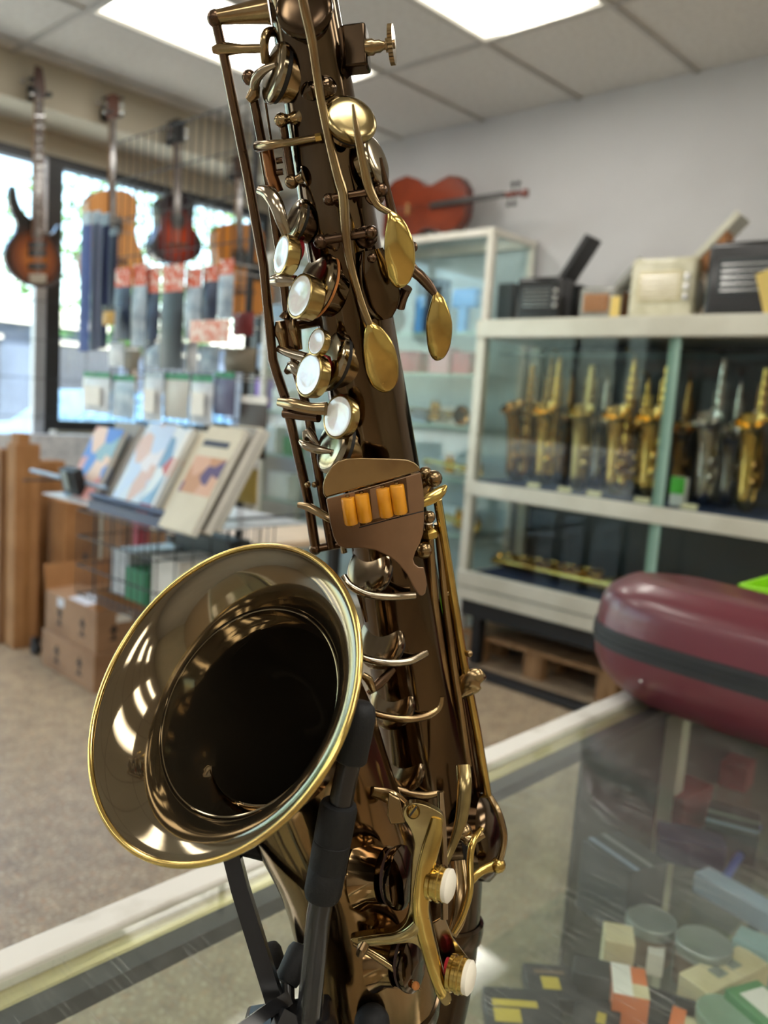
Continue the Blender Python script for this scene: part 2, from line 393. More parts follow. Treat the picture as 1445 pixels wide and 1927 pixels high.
# dark building over the road
M_BLDG = mat('slate_blue_shopfront', '#4a5568', .7, col2='#3f495a', scale=1)
M_BLDG2 = mat('cream_render', '#cfcbc0', .8)
M_DGLASS = mat('dark_shop_glass', (.03, .04, .06), .1)
bd = thing('shop_building', (8, 22, -.1), 'low slate blue building across the street', 'building')
MB().box(2.0, 24, 20.5, 26, -.1, 2.6).obj('wall', M_BLDG, bd, smooth=False)
MB().box(1.8, 24.2, 20.2, 26.2, 2.6, 3.0).obj('roof', M_BLDG2, bd, smooth=False)
for k in range(7):
    x = 3+k*3; w_ = MB().box(x, x+2.2, 20.44, 20.52, .5, 2.2).obj('window', M_DGLASS, bd, smooth=False)
    MB().box(x-.06, x+2.26, 20.40, 20.44, 2.2, 2.3).obj('frame', M_BLDG2, w_, smooth=False)
# parked car
def car(x, y, label):
    t = thing('parked_car', (x, y, -.2), label, 'car')
    MP = mat('silver_blue_paint', '#4f7390', .25, .4, coat=.6)
    prof = [(-2.1, .35), (-2.15, .62), (-1.9, .82), (-1.2, .92), (-.55, 1.38), (.75, 1.42), (1.45, .98), (2.05, .9), (2.15, .6), (2.1, .35)]
    b = MB(); R = []
    for yy, sc in ((-.82, .9), (-.78, 1), (.78, 1), (.82, .9)):
        R.append([V((x+px_*(.985 if sc < 1 else 1), y+yy, -.2+pz*(sc if pz > .4 else 1))) for px_, pz in prof])
    b.rings(R); b.obj('body', MP, t, bevel=.03)
    g = MB()
    g.prism([V((x-1.0, y-.80, .78)), V((x-.5, y-.80, 1.1)), V((x+.7, y-.80, 1.13)), V((x+1.2, y-.80, .8))], (0, -.015, 0)); g.obj('side_window', M_DGLASS, t)
    for sx in (-1.35, 1.35):
        for sy in (-.8, .8):
            w = MB().cyl((x+sx, y+sy-.1, .1), (x+sx, y+sy+.1, .1), .31, n=20).obj('wheel', M_BLK, t)
            MB().cyl((x+sx, y+sy-.115, .1), (x+sx, y+sy+.115, .1), .19, n=16).obj('hubcap', M_CHROME, w)
car(5.9, 10.6, 'silver blue car parked at the kerb outside the window')

# ================================================================== SAXOPHONE
def bax(y): return 570.3+.163*y
def bdep(y): return .385+.00009*y
def brad(y): return .0158+7.1e-6*y
def P(x, y, off=0.0):      # a point by photo position: depth of the body axis there, minus off metres
    yy = y-(x-bax(y))*.163
    return S(x, y, bdep(yy)-off)
def px(r, y=600): return r*bdep(y)/FPX
sax = thing('saxophone', S(770, 2050, .51), 'brown antique tenor saxophone with yellow brass keys standing on the glass counter', 'saxophone')

ys = [-60+ k*(1570+60)/40 for k in range(41)]
MB().sweep([S(bax(y), y, bdep(y)) for y in ys], [brad(y) for y in ys], n=48).obj('body_tube', M_TUBE, sax)
bow = crom([(bax(1565), 1565, bdep(1565), .0269), (823, 1660, .532, .0282), (804, 1790, .530, .031), (772, 1900, .519, .034), (738, 1975, .502, .036), (706, 1962, .484, .037), (697, 1870, .470, .037)], 7)
MB().sweep([S(a, b, c) for a, b, c, d in bow], [d for *_, d in bow], n=40, cap=False).obj('bow', M_TUBE, sax)
for (a, b, c, d) in (bow[-1], bow[11]):
    i = bow.index((a, b, c, d)); q = bow[i-1]
    t = (S(a, b, c)-S(*q[:3])).normalized()
    MB().lathe([(d+.0002, -.006), (d+.0022, -.005), (d+.0026, 0), (d+.0022, .005), (d+.0002, .006)], S(a, b, c), t, 40).obj('bow_ring', M_TUBE, sax)
# bell: centre line from the bow to the rim, section radius
rimc = S(408.5, 1299.2, .382); rimn = Cn(-.468, .497, .731)
bl = [(697, 1870, .470), (684, 1740, .466), (655, 1625, .457), (612, 1525, .444)]
bp = [tuple(S(*q)) for q in bl]+[tuple(rimc-rimn*h) for h in (.060, .036, .018, 0)]
pc = [V(p) for p in crom(bp, 24)]
al = [0.0]
for i in range(1, len(pc)): al.append(al[-1]+(pc[i]-pc[i-1]).length)
TL = al[-1]; R = []; N = 96
hs = [0, .0004, .001, .002, .0032, .0048, .0068, .009, .012, .0155, .02, .025, .031, .038, .046, .056, .068, .082, .098, .115, .132, .15, .17, .19, TL]
def on_path(h):
    s_ = max(0, TL-h); i = 1
    while i < len(al)-1 and al[i] < s_: i += 1
    f_ = (s_-al[i-1])/(al[i]-al[i-1]); p = pc[i-1].lerp(pc[i], f_)
    t = (pc[min(i+3, len(pc)-1)]-pc[max(i-4, 0)]).normalized()
    return p, t
for h in reversed([q for q in hs if q <= TL]):
    p, t = on_path(h)
    if h < .03: t = rimn.copy()
    r_ = .0370+.0010*min(1, h/.1)*0+.0370*math.exp(-(h/.024)**.70)+.0006*(1-h/TL)
    x, y, _ = frame(t, UP); R.append([p+(x*math.cos(2*math.pi*j/N)+y*math.sin(2*math.pi*j/N))*r_ for j in range(N)])
cen = [sum(r, V((0, 0, 0)))/N for r in R]
bm_ = MB().rings(R, False, False); nf = len(bm_.f)
bm_.rings([[c+(q-c)*(1+.0010/(q-c).length) for q in r] for r, c in zip(R, cen)], False, False)
bo = bm_.obj('bell', M_BELL, sax, ang=80); bo.data.materials.append(M_BELLX)
for i, f_ in enumerate(bo.data.polygons):
    if i >= nf: f_.material_index = 1
x, y, _ = frame(rimn, UP)
MB().sweep([rimc-rimn*.0230+(x*math.cos(2*math.pi*j/N)+y*math.sin(2*math.pi*j/N))*.0506 for j in range(N)], .0006, .0006, up=rimn, n=8, closed=True).obj('bell_bead', M_BELL, bo)
MB().sweep([rimc+(x*math.cos(2*math.pi*j/N)+y*math.sin(2*math.pi*j/N))*.0746 for j in range(N)], .0015, .0015, up=rimn, n=12, closed=True).obj('bell_rim', M_RIM, bo)['label'] = 'rolled yellow brass bell rim'

def ball(x, y, off, r, m=M_KEY, name='post_ball', par=None):
    return MB().ball(P(x, y, off), px(r, y), 16).obj(name, m, par or sax)
def rod(pts, r, m=M_DARK, name='key_rod', par=None, n=12, sm=0, flat=1):
    """pts: (x, y, off)"""
    P4 = [(a, b, c, (r if not hasattr(r, '__len__') else r[i])) for i, (a, b, c) in enumerate(pts)]
    if sm: P4 = crom(P4, sm)
    w = [P(*q[:3]) for q in P4]; rr = [px(q[3], q[1]) for q in P4]
    return MB().sweep(w, rr, [q*flat for q in rr] if flat != 1 else None, up=(-FW if flat != 1 else None), n=n).obj(name, m, par or sax)
def post(x, y, off, r, bx, by, boff, m=M_KEY):
    """ball on a turned stem that stands on a round foot on the tube"""
    a = P(x, y, off); b = P(bx, by, boff); ax = (a-b)
    L = ax.length; k = px(r, y)
    o = MB().lathe([(k*1.55, 0), (k*1.5, L*.10), (k*1.1, L*.18), (k*.8, L*.35), (k*.62, L*.6), (k*.8, L*.8)], b, ax, 20, cap=True).obj('key_post', m, sax)
    MB().ball(a, k, 16, 1, ax).obj('ball', m, o); return o
def cup(x, y, off, r, n, m=M_CUP, pad=True, hole=.45, dome=.16, name='key_cup', holemat=None):
    c = P(x, y, off); k = px(r, y); nn = Cn(*n)
    o = MB().lathe([(0, dome*.5*k), (.5*k, dome*.45*k), (.8*k, dome*.3*k), (.88*k, dome*.12*k), (.95*k, -.02*k), (k, -.08*k), (k, -.20*k), (.95*k, -.23*k), (0, -.23*k)], c, nn, 36).obj(name, m, sax)
    if pad: MB().lathe([(0, -.22*k), (.93*k, -.22*k), (.93*k, -.36*k), (0, -.36*k)], c, nn, 32).obj('pad', M_BLACK, o)
    if hole: MB().lathe([(.80*k, -(.36+hole)*k), (.80*k, -.5*k), (.86*k, -.48*k), (.86*k, -.40*k), (.76*k, -.40*k), (.74*k, -(.36+hole)*k)], c, nn, 32).obj('tone_hole', holemat or M_KEY, sax)
    return o
def pearl(x, y, off, r, n, par=None, thick=.5, m=M_PHOLD):
    c = P(x, y, off); k = px(r, y); nn = Cn(*n)
    o = MB().lathe([(0, -thick*k), (.85*k, -thick*k), (1.06*k, -thick*.8*k), (1.12*k, -.12*k), (1.10*k, .02*k), (1.02*k, .05*k), (.97*k, -.02*k), (0, -.06*k)], c, nn, 40).obj('pearl_holder', m, par or sax)
    MB().lathe([(0, .0*k), (.6*k, .015*k), (.9*k, .05*k), (.975*k, .04*k), (.985*k, -.05*k), (0, -.05*k)], c, nn, 40).obj('key_pearl', M_PEARL, o)
    return o
def spat(outline, off, th, m=M_GOLD, name='key_touch', n=None, bulge=.0018, par=None):
    """leaf-shaped finger touch: centre line with half widths, slightly domed.  outline: (x, y, off, halfwidth px)"""
    o = crom(outline, 5); Rr = []
    up = n or Cn(0, 0, 1)
    for i, (a, b, c, h) in enumerate(o):
        p = P(a, b, c); q = P(*o[min(i+1, len(o)-1)][:3])-P(*o[max(i-1, 0)][:3]); q.normalize()
        s = up.cross(q).normalized(); nn = q.cross(s); w = max(px(h, b), .0002); t = max(.0004, min(th, w*.5)); bu = bulge*min(1, w/.004)
        Rr.append([p+s*(w*k)+nn*(t/2+bu*(1-k*k)) for k in (-.96, -.8, -.55, -.28, 0, .28, .55, .8, .96)]+[p+s*w, p+s*(w*.9)-nn*(t/2), p-s*(w*.9)-nn*(t/2), p-s*w])
    return MB().rings(Rr).obj(name, m, par or sax, ang=75)

# --- neck socket clamp
c1 = Cn(1, .04, .15)
blk = MB().obox(P(671, 93, .0), c1*px(40), Cn(-.06, 1, 0)*px(72), Cn(-.2, 0, 1)*px(34)).obj('neck_clamp', mat('blackened_brass', (.06, .04, .024), .2, 1), sax, bevel=.0012)
MB().lathe([(px(k), px(h)) for k, h in ((13, 0), (13, 12), (10, 16), (10, 24), (7, 29), (7, 33), (11, 34), (11, 37), (7, 38), (11, 40), (11, 43), (7, 44), (7, 50))], P(688, 90, .003), c1, 18, cap=True).obj('clamp_screw', M_KEY, blk)
w = P(737, 84, .003); wb = MB(); 
R2 = []
for h, q in ((-4, .8), (-4, 1), (4, 1), (4, .8)):
    x, y, a = frame(c1); R2.append([w+a*px(h)+(x*math.cos(2*math.pi*j/60)+y*math.sin(2*math.pi*j/60))*px(31 if j % 2 else 29)*q for j in range(60)])
wb.rings(R2).obj('thumb_wheel', M_KEY, blk, ang=25)

# --- top cups and octave rod
cup(571, 14, .019, 52, (-.1, -.05, 1), M_TUBE, dome=.12)
cup(512, 134, .010, 55, (-.86, .12, .48), M_CUP, hole=.5)
o = MB().lathe([(px(22), 0), (px(20), px(8)), (px(14), px(60)), (px(11), px(95))], P(507, 19, .0), P(412, 32, .002)-P(507, 19, .0), 18, cap=True).obj('rod_post', M_KEY, sax)
ball(405, 35, .002, 16, M_DARK)
rod([(407, 45, .002), (413, 72, .002), (421, 104, .002), (466, 332, .0), (496, 500, .0), (513, 676, .0), (520, 700, .0), (536, 747, .0), (556, 834, .0), (579, 936, .0), (594, 1034, .0)], 9.5, M_DARK, 'octave_rod')
o = rod([(400, 94, .002), (418, 92, .002), (455, 92, .004), (500, 91, .006)], [6, 13, 8, 8], M_KEY, 'rod_guide')
rod([(500, 118, .004), (497, 85, .006), (503, 62, .004), (520, 60, 0)], 9, M_KEY, 'guide_post', sm=3)
ball(469, 146, .004, 14, M_DARK)
rod([(478, 165, .006), (482, 148, .008), (496, 132, .012), (520, 121, .016)], [9, 10, 8, 5], M_SILV, 'cup_arm', sm=4)
rod([(468, 190, .004), (478, 178, .004), (482, 160, .004)], [8, 12, 8], M_KEY, 'hinge_collar')
rod([(474, 170, .002), (494, 275, .001), (512, 380, 0), (530, 500, 0), (541, 590, 0), (558, 700, 0), (578, 770, 0), (592, 850, 0), (610, 950, 0), (624, 1030, 0)], 9, M_DARK, 'hinge_rod')
rod([(497, 175, .0), (511, 270, -.002)], 2.5, M_DARK, 'needle_spring')
# --- hinge posts and cross arm
post(529, 226, .014, 13, 562, 221, .010); post(549, 342, .012, 13, 576, 332, .012)
rod([(533, 236, .012), (548, 332, .010)], 8, M_DARK)
rod([(487, 276, .004), (505, 273, .014), (545, 268, .020), (601, 259, .0225)], [11, 9, 7, 6], M_KEY, 'cross_arm', sm=3)
MB().lathe([(px(7), 0), (px(7), px(10))], P(594, 260, .0225), P(604, 258, .0225)-P(594, 260, .0225), 6, cap=True).obj('arm_tip', M_GOLD, sax)
rod([(503, 282, .002), (511, 330, .004), (523, 362, .004)], 12, mat('copper_brown', (.34, .15, .06), .25, 1), 'hinge_sleeve')
for x, y in ((520, 303), (521, 325)): rod([(x, y, .004), (x+12, y-2, .004)], 6, M_DARK, 'hinge_stub')
for x, y, r in ((584, 170, 13), (612, 163, 15)): MB().lathe([(px(r*1.3), 0), (px(r*1.1), px(4)), (px(r*.55), px(10)), (0.0001, px(11))], P(x, y, .0155), Cn(-.1 if x < 600 else .25, 0, 1), 20).obj('lug', M_TUBE, sax)

# --- palm keys
rod([(561, -40, .032), (574, 20, .031), (588, 83, .028), (601, 173, .026), (619, 263, .0265), (636, 332, .027), (646, 367, .0275), (649, 415, .0285), (656, 480, .029), (676, 556, .031), (697, 612, .032)], [8, 8.5, 8.5, 8, 8, 9, 9.5, 9, 8, 7, 6], M_KEY, 'palm_key_lever', sm=4)
spat([(695, 606, .032, 5), (702, 625, .032, 17), (712, 655, .032, 27), (719, 690, .031, 29), (724, 718, .030, 24), (726, 731, .0295, 15), (727, 737, .029, 5)], 0, .0012)
cup(661, 221, .021, 49, (.30, .25, .85), M_OLIVE, dome=.2, hole=.3)
rod([(664, 196, .033), (671, 245, .034), (684, 311, .033), (694, 353, .0325), (710, 385, .033), (735, 401, .034)], [2.5, 6, 8, 8.5, 7, 5], M_KEY, 'palm_key_lever', sm=5)
spat([(733, 398, .034, 4), (743, 420, .035, 16), (750, 455, .036, 25), (753, 492, .036, 26), (752, 521, .035, 21), (750, 535, .0345, 12), (749, 541, .034, 4)], 0, .0014)
cup(711, 300, .006, 46, (.86, .2, .46), M_CUP, hole=.35)
rod([(716, 296, .020), (726, 345, .018), (737, 395, .016), (750, 440, .017), (772, 500, .018), (792, 521, .018), (808, 539, .018), (820, 556, .019)], [2.5, 6, 8, 9, 10, 10, 9, 6], M_DARK, 'palm_key_lever', sm=4)
spat([(819, 549, .019, 4), (824, 570, .020, 14), (826, 605, .021, 23), (826, 640, .021, 22), (824, 662, .020, 17), (822, 673, .0195, 10), (821, 678, .019, 3)], 0, .0016)
rod([(765, 541, .016), (758, 560, .014), (752, 578, .012)], [11, 9, 10], M_DARK, 'lever_foot', sm=3)
# posts for the palm keys
post(619, 375, .022, 11, 640, 378, .016, M_DARK); post(716, 358, .020, 13, 705, 366, .012, M_DARK)
rod([(625, 372, .022), (716, 358, .020)], 7, M_DARK)
post(603, 455, .022, 13, 625, 455, .016, M_DARK); post(698, 438, .022, 13, 690, 446, .015, M_DARK)
rod([(605, 453, .022), (698, 438, .022)], 8, M_DARK)
post(775, 465, .010, 11, 745, 470, .006, M_DARK); post(700, 486, .021, 10, 690, 490, .016, M_DARK)
rod([(728, 490, .018), (729, 535, .018)], 4, M_SILV, 'spring_arm')
spat([(700, 470, .0195, 20), (710, 520, .020, 34), (718, 570, .020, 34), (724, 600, .020, 14)], 0, .002, M_TUBE, 'thumb_plate')

# --- left-hand stack, seen from the side
cup(552, 413, .012, 40, (-.84, .2, .5), M_CUP, hole=.55, holemat=M_DARK)
rod([(488, 356, .012), (505, 362, .018), (520, 385, .022), (530, 415, .024), (539, 440, .024)], [9, 13, 13, 11, 9], M_SILV, 'bis_lever', sm=4, flat=.55)
ob = pearl(530, 479, .026, 33, (-.86, .08, .5), thick=.8)
MB().lathe([(px(27), 0), (px(27), px(16)), (0, px(16))], P(553, 474, .012), Cn(-.62, .08, .78), 24, cap=True).obj('felt', M_RED, sax)
c = cup(588, 532, .017, 61, (-.80, .2, .57), M_CUP, pad=True, hole=.45, holemat=M_TUBE)
MB().lathe([(px(58), -px(15)), (px(60.5), -px(15)), (px(60.5), -px(19)), (px(58), -px(19))], P(588, 532, .017), Cn(-.80, .2, .57), 36).obj('cork_ring', M_CORK, c)
pearl(564, 557, .033, 36, (-.78, .1, .62), thick=.95)
rod([(512, 528, .006), (530, 526, .010), (556, 528, .014)], [10, 14, 10], M_SILV, 'pearl_arm', sm=3, flat=.6)
rod([(545, 590, .004), (552, 560, .010), (560, 545, .014)], [6, 7, 6], M_DARK, 'pearl_arm')
for x, y in ((529, 622), (553, 618)):
    rod([(x-3, y-18, .0), (x, y, .0), (x+4, y+18, .0), (x+8, y+40, 0)], [8, 14, 11, 9], M_KEY, 'hinge_collar', sm=3)
rod([(540, 590, .003), (536, 600, .004)], [9, 12], M_DARK, 'hinge_collar')
rod([(560, 612, .002), (600, 605, -.004)], 9, M_DARK, 'stack_post')
cup(611, 672, .016, 62, (-.80, .16, .58), M_CUP, hole=.5, holemat=M_KEY)
pearl(596, 643, .032, 22, (-.73, .12, .67), thick=.7)
MB().lathe([(px(33), 0), (px(33), px(10)), (0, px(10))], P(601, 700, .020), Cn(-.62, .08, .78), 24, cap=True).obj('felt', M_RED, sax)
pearl(581, 705, .032, 36, (-.76, .10, .64), thick=.7)
rod([(523, 655, .0), (545, 664, .006), (575, 672, .014)], [7, 9, 9], M_SILV, 'pearl_arm', sm=3, flat=.6)
rod([(538, 700, .002), (552, 690, .006), (568, 700, .010)], [6, 14, 12], M_SILV, 'pearl_arm', sm=3, flat=.7)
rod([(524, 756, .004), (550, 760, .014), (585, 768, .022), (614, 769, .028)], [8, 11, 10, 12], M_KEY, 'pearl_arm', sm=3, flat=.5)
rod([(535, 778, .0), (600, 786, .012)], 9, M_DARK, 'stack_post')
pearl(636, 784, .034, 35.5, (-.72, .08, .69), thick=.6)
cup(623, 834, .016, 56, (-.82, .24, .52), M_CUP, hole=.7, holemat=M_KEY)
rod([(564, 829, .012), (575, 838, .016), (600, 846, .020), (627, 850, .022)], [3, 8, 8, 3], M_SILV, 'cup_guard', sm=4, flat=.6)
rod([(575, 830, .008), (580, 812, .008), (600, 838, .016)], [5, 10, 3], M_SILV, 'cup_guard_web', sm=3, flat=.4)
for x, y in ((579, 912), (592, 912)): ball(x, y, .004, 6)
rod([(561, 950, .006), (585, 956, .012), (618, 975, .02), (640, 985, .02)], [5, 8, 7, 6], M_KEY, 'pearl_arm', sm=3, flat=.6)
ball(593, 1033, .0, 12, M_DARK); rod([(593, 1033, 0), (650, 1022, -.002)], 8, M_DARK, 'stack_post')
rod([(640, 1000, .0), (648, 1040, .0)], 6, M_SILV, 'stack_post')

# --- roller table
def poly(pts, off): return [P(a, b, off) for a, b in pts]
tn = Cn(-.03, .03, 1)
up_ = [(608, 916), (610, 905), (615, 893), (624, 879), (636, 869), (653, 863), (680, 862), (720, 863), (750, 864), (768, 866), (780, 871), (788, 879), (791, 886), (726, 905), (666, 922), (614, 937), (609, 930)]
tbl = MB().prism(poly(up_, .040), tn*.0022).obj('touch_plate', M_KEY, sax, bevel=.0007, seg=3)
lo = [(614, 939), (666, 925), (726, 908), (791, 889), (796, 920), (798, 945), (797, 960), (798, 976), (796, 1003), (790, 1022), (782, 1037), (777, 1052), (780, 1061), (787, 1067), (797, 1067), (801, 1085), (803, 1100), (800, 1116), (795, 1121), (788, 1120), (779, 1107), (766, 1081), (750, 1062), (733, 1047), (706, 1035), (676, 1031), (650, 1032), (637, 1026), (628, 1010), (622, 985)]
lp = MB().prism(poly(lo, .0385), tn*.0022).obj('touch_plate', M_ROSE, sax, bevel=.0006, seg=3); lp['label'] = 'rose-brown lower touch plate'
# seam and roller wells
MB().sweep([P(676, 993, .0409), P(736, 977, .0409), P(797, 962, .0409)], .0003, n=6).obj('seam', M_BLACK, lp)
MB().prism(poly([(667, 926), (764, 899), (770, 965), (678, 990)], .0408), tn*.0002).obj('roller_well', M_DARK, lp)
MB().prism(poly([(696, 921), (716, 915), (722, 972), (701, 978)], .0409), tn*.0009).obj('well_bridge', M_ROSE, lp, bevel=.0002)
for x, y, h in ((658, 961, 25), (684, 955, 26), (724, 945, 27), (750, 939, 27)):
    a = P(x-4, y-h, .0415); b = P(x+4, y+h, .0415)
    rr = px(12.5, y); L = (b-a).length
    rl = MB().lathe([(rr*.3, 0), (rr*.9, .0001), (rr, .0008), (rr, L-.0008), (rr*.9, L-.0001), (rr*.3, L)], a, b-a, 24, cap=True).obj('roller', M_ROLL, sax); rl['label'] = 'amber coloured roller'
    MB().cyl(a-(b-a)*.08, b+(b-a)*.08, rr*.28, n=8).obj('roller_pin', M_KEY, rl)

# --- posts and rods on the right
post(816, 901, .016, 16, 795, 915, .010); post(800, 891, .014, 13, 785, 900, .012)
spat([(790, 948, .030, 8), (810, 938, .028, 11), (828, 926, .025, 10), (840, 914, .022, 3)], 0, .0018, M_GOLD, 'lever_end')
ball(807, 973, .018, 12); ball(797, 1035, .020, 16)
MB().lathe([(px(14), 0), (px(18), px(4)), (px(18), px(14)), (px(12), px(20))], P(811, 1012, .016), P(806, 990, .016)-P(811, 1012, .016), 6, cap=True).obj('hex_collar', M_GOLD, sax)
rod([(823, 940, .012), (850, 1106, .010), (873, 1250, .008), (897, 1375, .006), (917, 1497, .004), (937, 1616, .002)], 8.5, M_GOLD, 'long_rod')
rod([(806, 985, .014), (817, 1130, .014), (834, 1250, .014), (849, 1350, .013), (862, 1440, .013)], 8, M_KEY, 'long_rod')
rod([(824, 985, .010), (838, 1130, .010), (853, 1250, .010), (868, 1350, .010), (880, 1440, .010)], 8, M_KEY, 'long_rod')
rod([(845, 1130, .004), (872, 1320, .002), (890, 1440, .001), (908, 1556, 0)], 6.5, M_DARK, 'long_rod')
rod([(852, 1180, 0), (880, 1340, 0), (906, 1490, 0)], 4, M_SILV, 'long_rod')
for x, y in ((833, 1084), (838, 1116), (880, 1230)): ball(x+3, y, .010, 7)
spat([(866, 1310, .008, 9), (880, 1290, .010, 22), (896, 1276, .010, 20), (908, 1275, .008, 9), (913, 1277, .006, 3)], 0, .0015, M_KEY, 'side_key_touch')
# --- lower stack hinge
rod([(765, 1110, .020), (778, 1190, .020), (795, 1255, .019), (804, 1323, .018), (812, 1372, .017), (821, 1413, .017), (830, 1480, .016)], 8.5, M_DARK, 'hinge_rod')
for x, y, r in ((781, 1195, 15), (786, 1212, 13), (799, 1308, 15), (805, 1330, 12), (818, 1405, 13), (822, 1438, 15), (828, 1466, 12)):
    MB().ball(P(x, y, .020), px(r, y), 14, .7, P(x+14, y+70, .02)-P(x, y, .02)).obj('hinge_collar', M_KEY, sax)
rod([(807, 1290, .020), (816, 1275, .018), (824, 1262, .014)], [7, 6, 4], M_GOLD, 'stack_arm', sm=3)
for k, (x, y, r, arm) in enumerate(((690, 1070, 50, [(646, 1085, .030), (660, 1103, .034), (693, 1119, .036), (735, 1123, .034), (780, 1120, .028)]),
        (712, 1205, 52, [(664, 1226, .030), (690, 1240, .034), (730, 1247, .034), (770, 1244, .030), (802, 1228, .022)]),
        (733, 1320, 50, [(690, 1332, .028), (712, 1345, .032), (760, 1353, .033), (800, 1348, .028), (824, 1332, .022), (829, 1310, .02)]),
        (752, 1440, 50, [(716, 1470, .028), (750, 1486, .032), (795, 1496, .031), (830, 1489, .026), (846, 1468, .02)]))):
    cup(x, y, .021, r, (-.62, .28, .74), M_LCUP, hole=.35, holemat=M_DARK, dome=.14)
    rod(arm, 7, M_SILV if k < 2 else M_KEY, 'cup_guard', sm=4)
rod([(743, 1256, .024), (715, 1285, .03), (692, 1305, .034)], [6, 9, 4], M_DARK, 'stack_lever', sm=3, flat=.5)
rod([(682, 1270, .036), (694, 1280, .036), (702, 1300, .034)], [6, 8, 6], M_KEY, 'stack_lever', sm=3, flat=.6)
rod([(676, 1105, .034), (683, 1140, .036), (690, 1170, .036)], [9, 5, 3], M_TUBE, 'stack_lever', sm=3, flat=.5)

# --- bell-side keys, guard and bumpers  (positions with their own depth)
def D(x, y, d): return S(x, y, d)
def dpx(r, d): return r*d/FPX
def rodD(pts, r, m, name, sm=0, flat=1, par=None, n=12):
    P4 = [(a, b, c, (r if not hasattr(r, '__len__') else r[i])) for i, (a, b, c) in enumerate(pts)]
    if sm: P4 = crom(P4, sm)
    rr = [dpx(q[3], q[2]) for q in P4]
    return MB().sweep([D(*q[:3]) for q in P4], rr, [q*flat for q in rr] if flat != 1 else None, up=(-FW if flat != 1 else None), n=n).obj(name, m, par or sax)
# tone-hole chimneys on the bell and the cups over them
for (x, y, d, r) in ((728, 1648, .409, 54), (752, 1806, .420, 50)):
    ax = Cn(.88, .10, .46); k = dpx(r, d); c = D(x, y, d)
    MB().lathe([(k*1.25, -k*.9), (k, -k*.45), (k*.97, 0), (k*.9, 0), (k*.9, -k*.6)], c, ax, 36).obj('tone_hole', M_BELLX, sax)
    o = MB().lathe([(0, k*.36), (k*1.02, k*.36), (k*1.06, k*.5), (k*1.04, k*.62), (k*.8, k*.72), (0, k*.8)], c, ax, 36).obj('bell_key_cup', M_TUBE, sax)
    MB().lathe([(0, k*.22), (k*.96, k*.22), (k*.98, k*.36), (0, k*.37)], c, ax, 36).obj('pad', mat('dark_brown_pad', (.03, .010, .006), .6), o)
# guard: one Y-shaped casting with a screwed foot
GO = [(757.5, 1531), (762, 1519), (774, 1512), (792, 1513), (813, 1521), (830, 1531), (836, 1542), (830, 1566), (822, 1601), (815, 1633), (810, 1672), (808, 1717), (813, 1749), (822, 1791), (834, 1840), (849, 1876), (848, 1886), (838, 1893), (827, 1883), (816, 1858), (802, 1819), (792, 1791), (783, 1779), (767, 1775), (736, 1778), (693, 1781), (676, 1778), (660, 1772), (665, 1765), (707, 1759), (739, 1755), (757, 1745), (767, 1728), (771, 1703), (773, 1665), (776, 1619), (780, 1587), (771, 1559), (762, 1545)]
def gd(x, y): return .392+.00003*(y-1600)+.00005*(800-x)
GO = crom(GO+[GO[0]], 2)[:-1]
g = MB().prism([D(x, y, gd(x, y)) for x, y in GO], FW*.006).obj('key_guard', M_OLIVE, sax, bevel=.0026, seg=5, ang=60)
sc = MB().lathe([(0, .0035), (dpx(9, .39), .0032), (dpx(13, .39), .0015), (dpx(13, .39), 0)], D(777, 1527, gd(777, 1527)+.0005), Cn(.05, .1, 1), 20).obj('guard_screw', M_GOLD, sax)
MB().obox(D(777, 1527, gd(777, 1527)-.0032), Cn(.6, .8, 0)*dpx(22, .39), Cn(.8, -.6, 0)*dpx(3, .39), Cn(0, 0, 1)*.0012).obj('screw_slot', M_BLACK, sc)
rodD([(822, 1540, .3895), (816, 1575, .3885), (804, 1620, .388), (795, 1665, .3885), (791, 1710, .390), (796, 1745, .392), (808, 1790, .3945), (821, 1835, .397), (834, 1872, .400), (841, 1888, .403)], [11, 16, 17, 16, 16, 16, 15, 14, 12, 7], M_GOLD, 'guard_ridge', sm=6, flat=.55, par=g, n=18)
rodD([(800, 1722, .3905), (778, 1750, .392), (750, 1764, .3945), (710, 1769, .397), (675, 1772, .400)], [10, 12, 10, 8, 6], M_OLIVE, 'guard_ridge', sm=5, flat=.55, par=g, n=14)
rodD([(688, 1772, .400), (682, 1784, .399), (677, 1797, .400)], [9, 11, 8], M_KEY, 'guard_screw', par=g)
for (x, y, d, r) in ((824, 1662, 0.3900, 33), (862, 1834, 0.4000, 33)):
    ax = Cn(.90, -.04, 0.4120); k = dpx(r, d); c = D(x, y, d)
    o = MB().lathe([(k*.5, -k*.5), (k*1.02, -k*.45), (k*1.02, -k*.25), (k*.94, -k*.2), (k*.94, 0), (k*1.03, .05*k), (k*1.03, .2*k), (k*.96, .25*k), (k*.96, .45*k), (k*.8, .5*k)], c, ax, 32, cap=True).obj('bumper_holder', M_GOLD, sax)
    MB().lathe([(k*.9, .4*k), (k*.93, .72*k), (k*.75, .85*k), (0, .88*k)], c, ax, 28).obj('bumper_felt', M_WFELT, o)
MB().lathe([(dpx(16, 0.4020), 0), (dpx(16, 0.4020), dpx(10, 0.4020)), (0, dpx(10, 0.4020))], D(840, 1818, 0.4020), Cn(.9, 0, .4), 16, cap=True).obj('felt', M_RED, sax)
spat2 = [(812, 1735), (835, 1722), (850, 1760), (880, 1800), (890, 1830), (868, 1870), (842, 1862), (826, 1800)]
MB().prism([D(*q, 0.4140) for q in spat2], Cn(.2, 0, 1)*.0015).obj('guard_bracket', M_SILV, sax, bevel=.0004)
rodD([(828, 1490, 0.4070), (832, 1560, 0.4120), (836, 1640, 0.4120), (836, 1730, 0.4120)], [6, 8, 7, 7], M_SILV, 'guard_bracket', flat=.5)
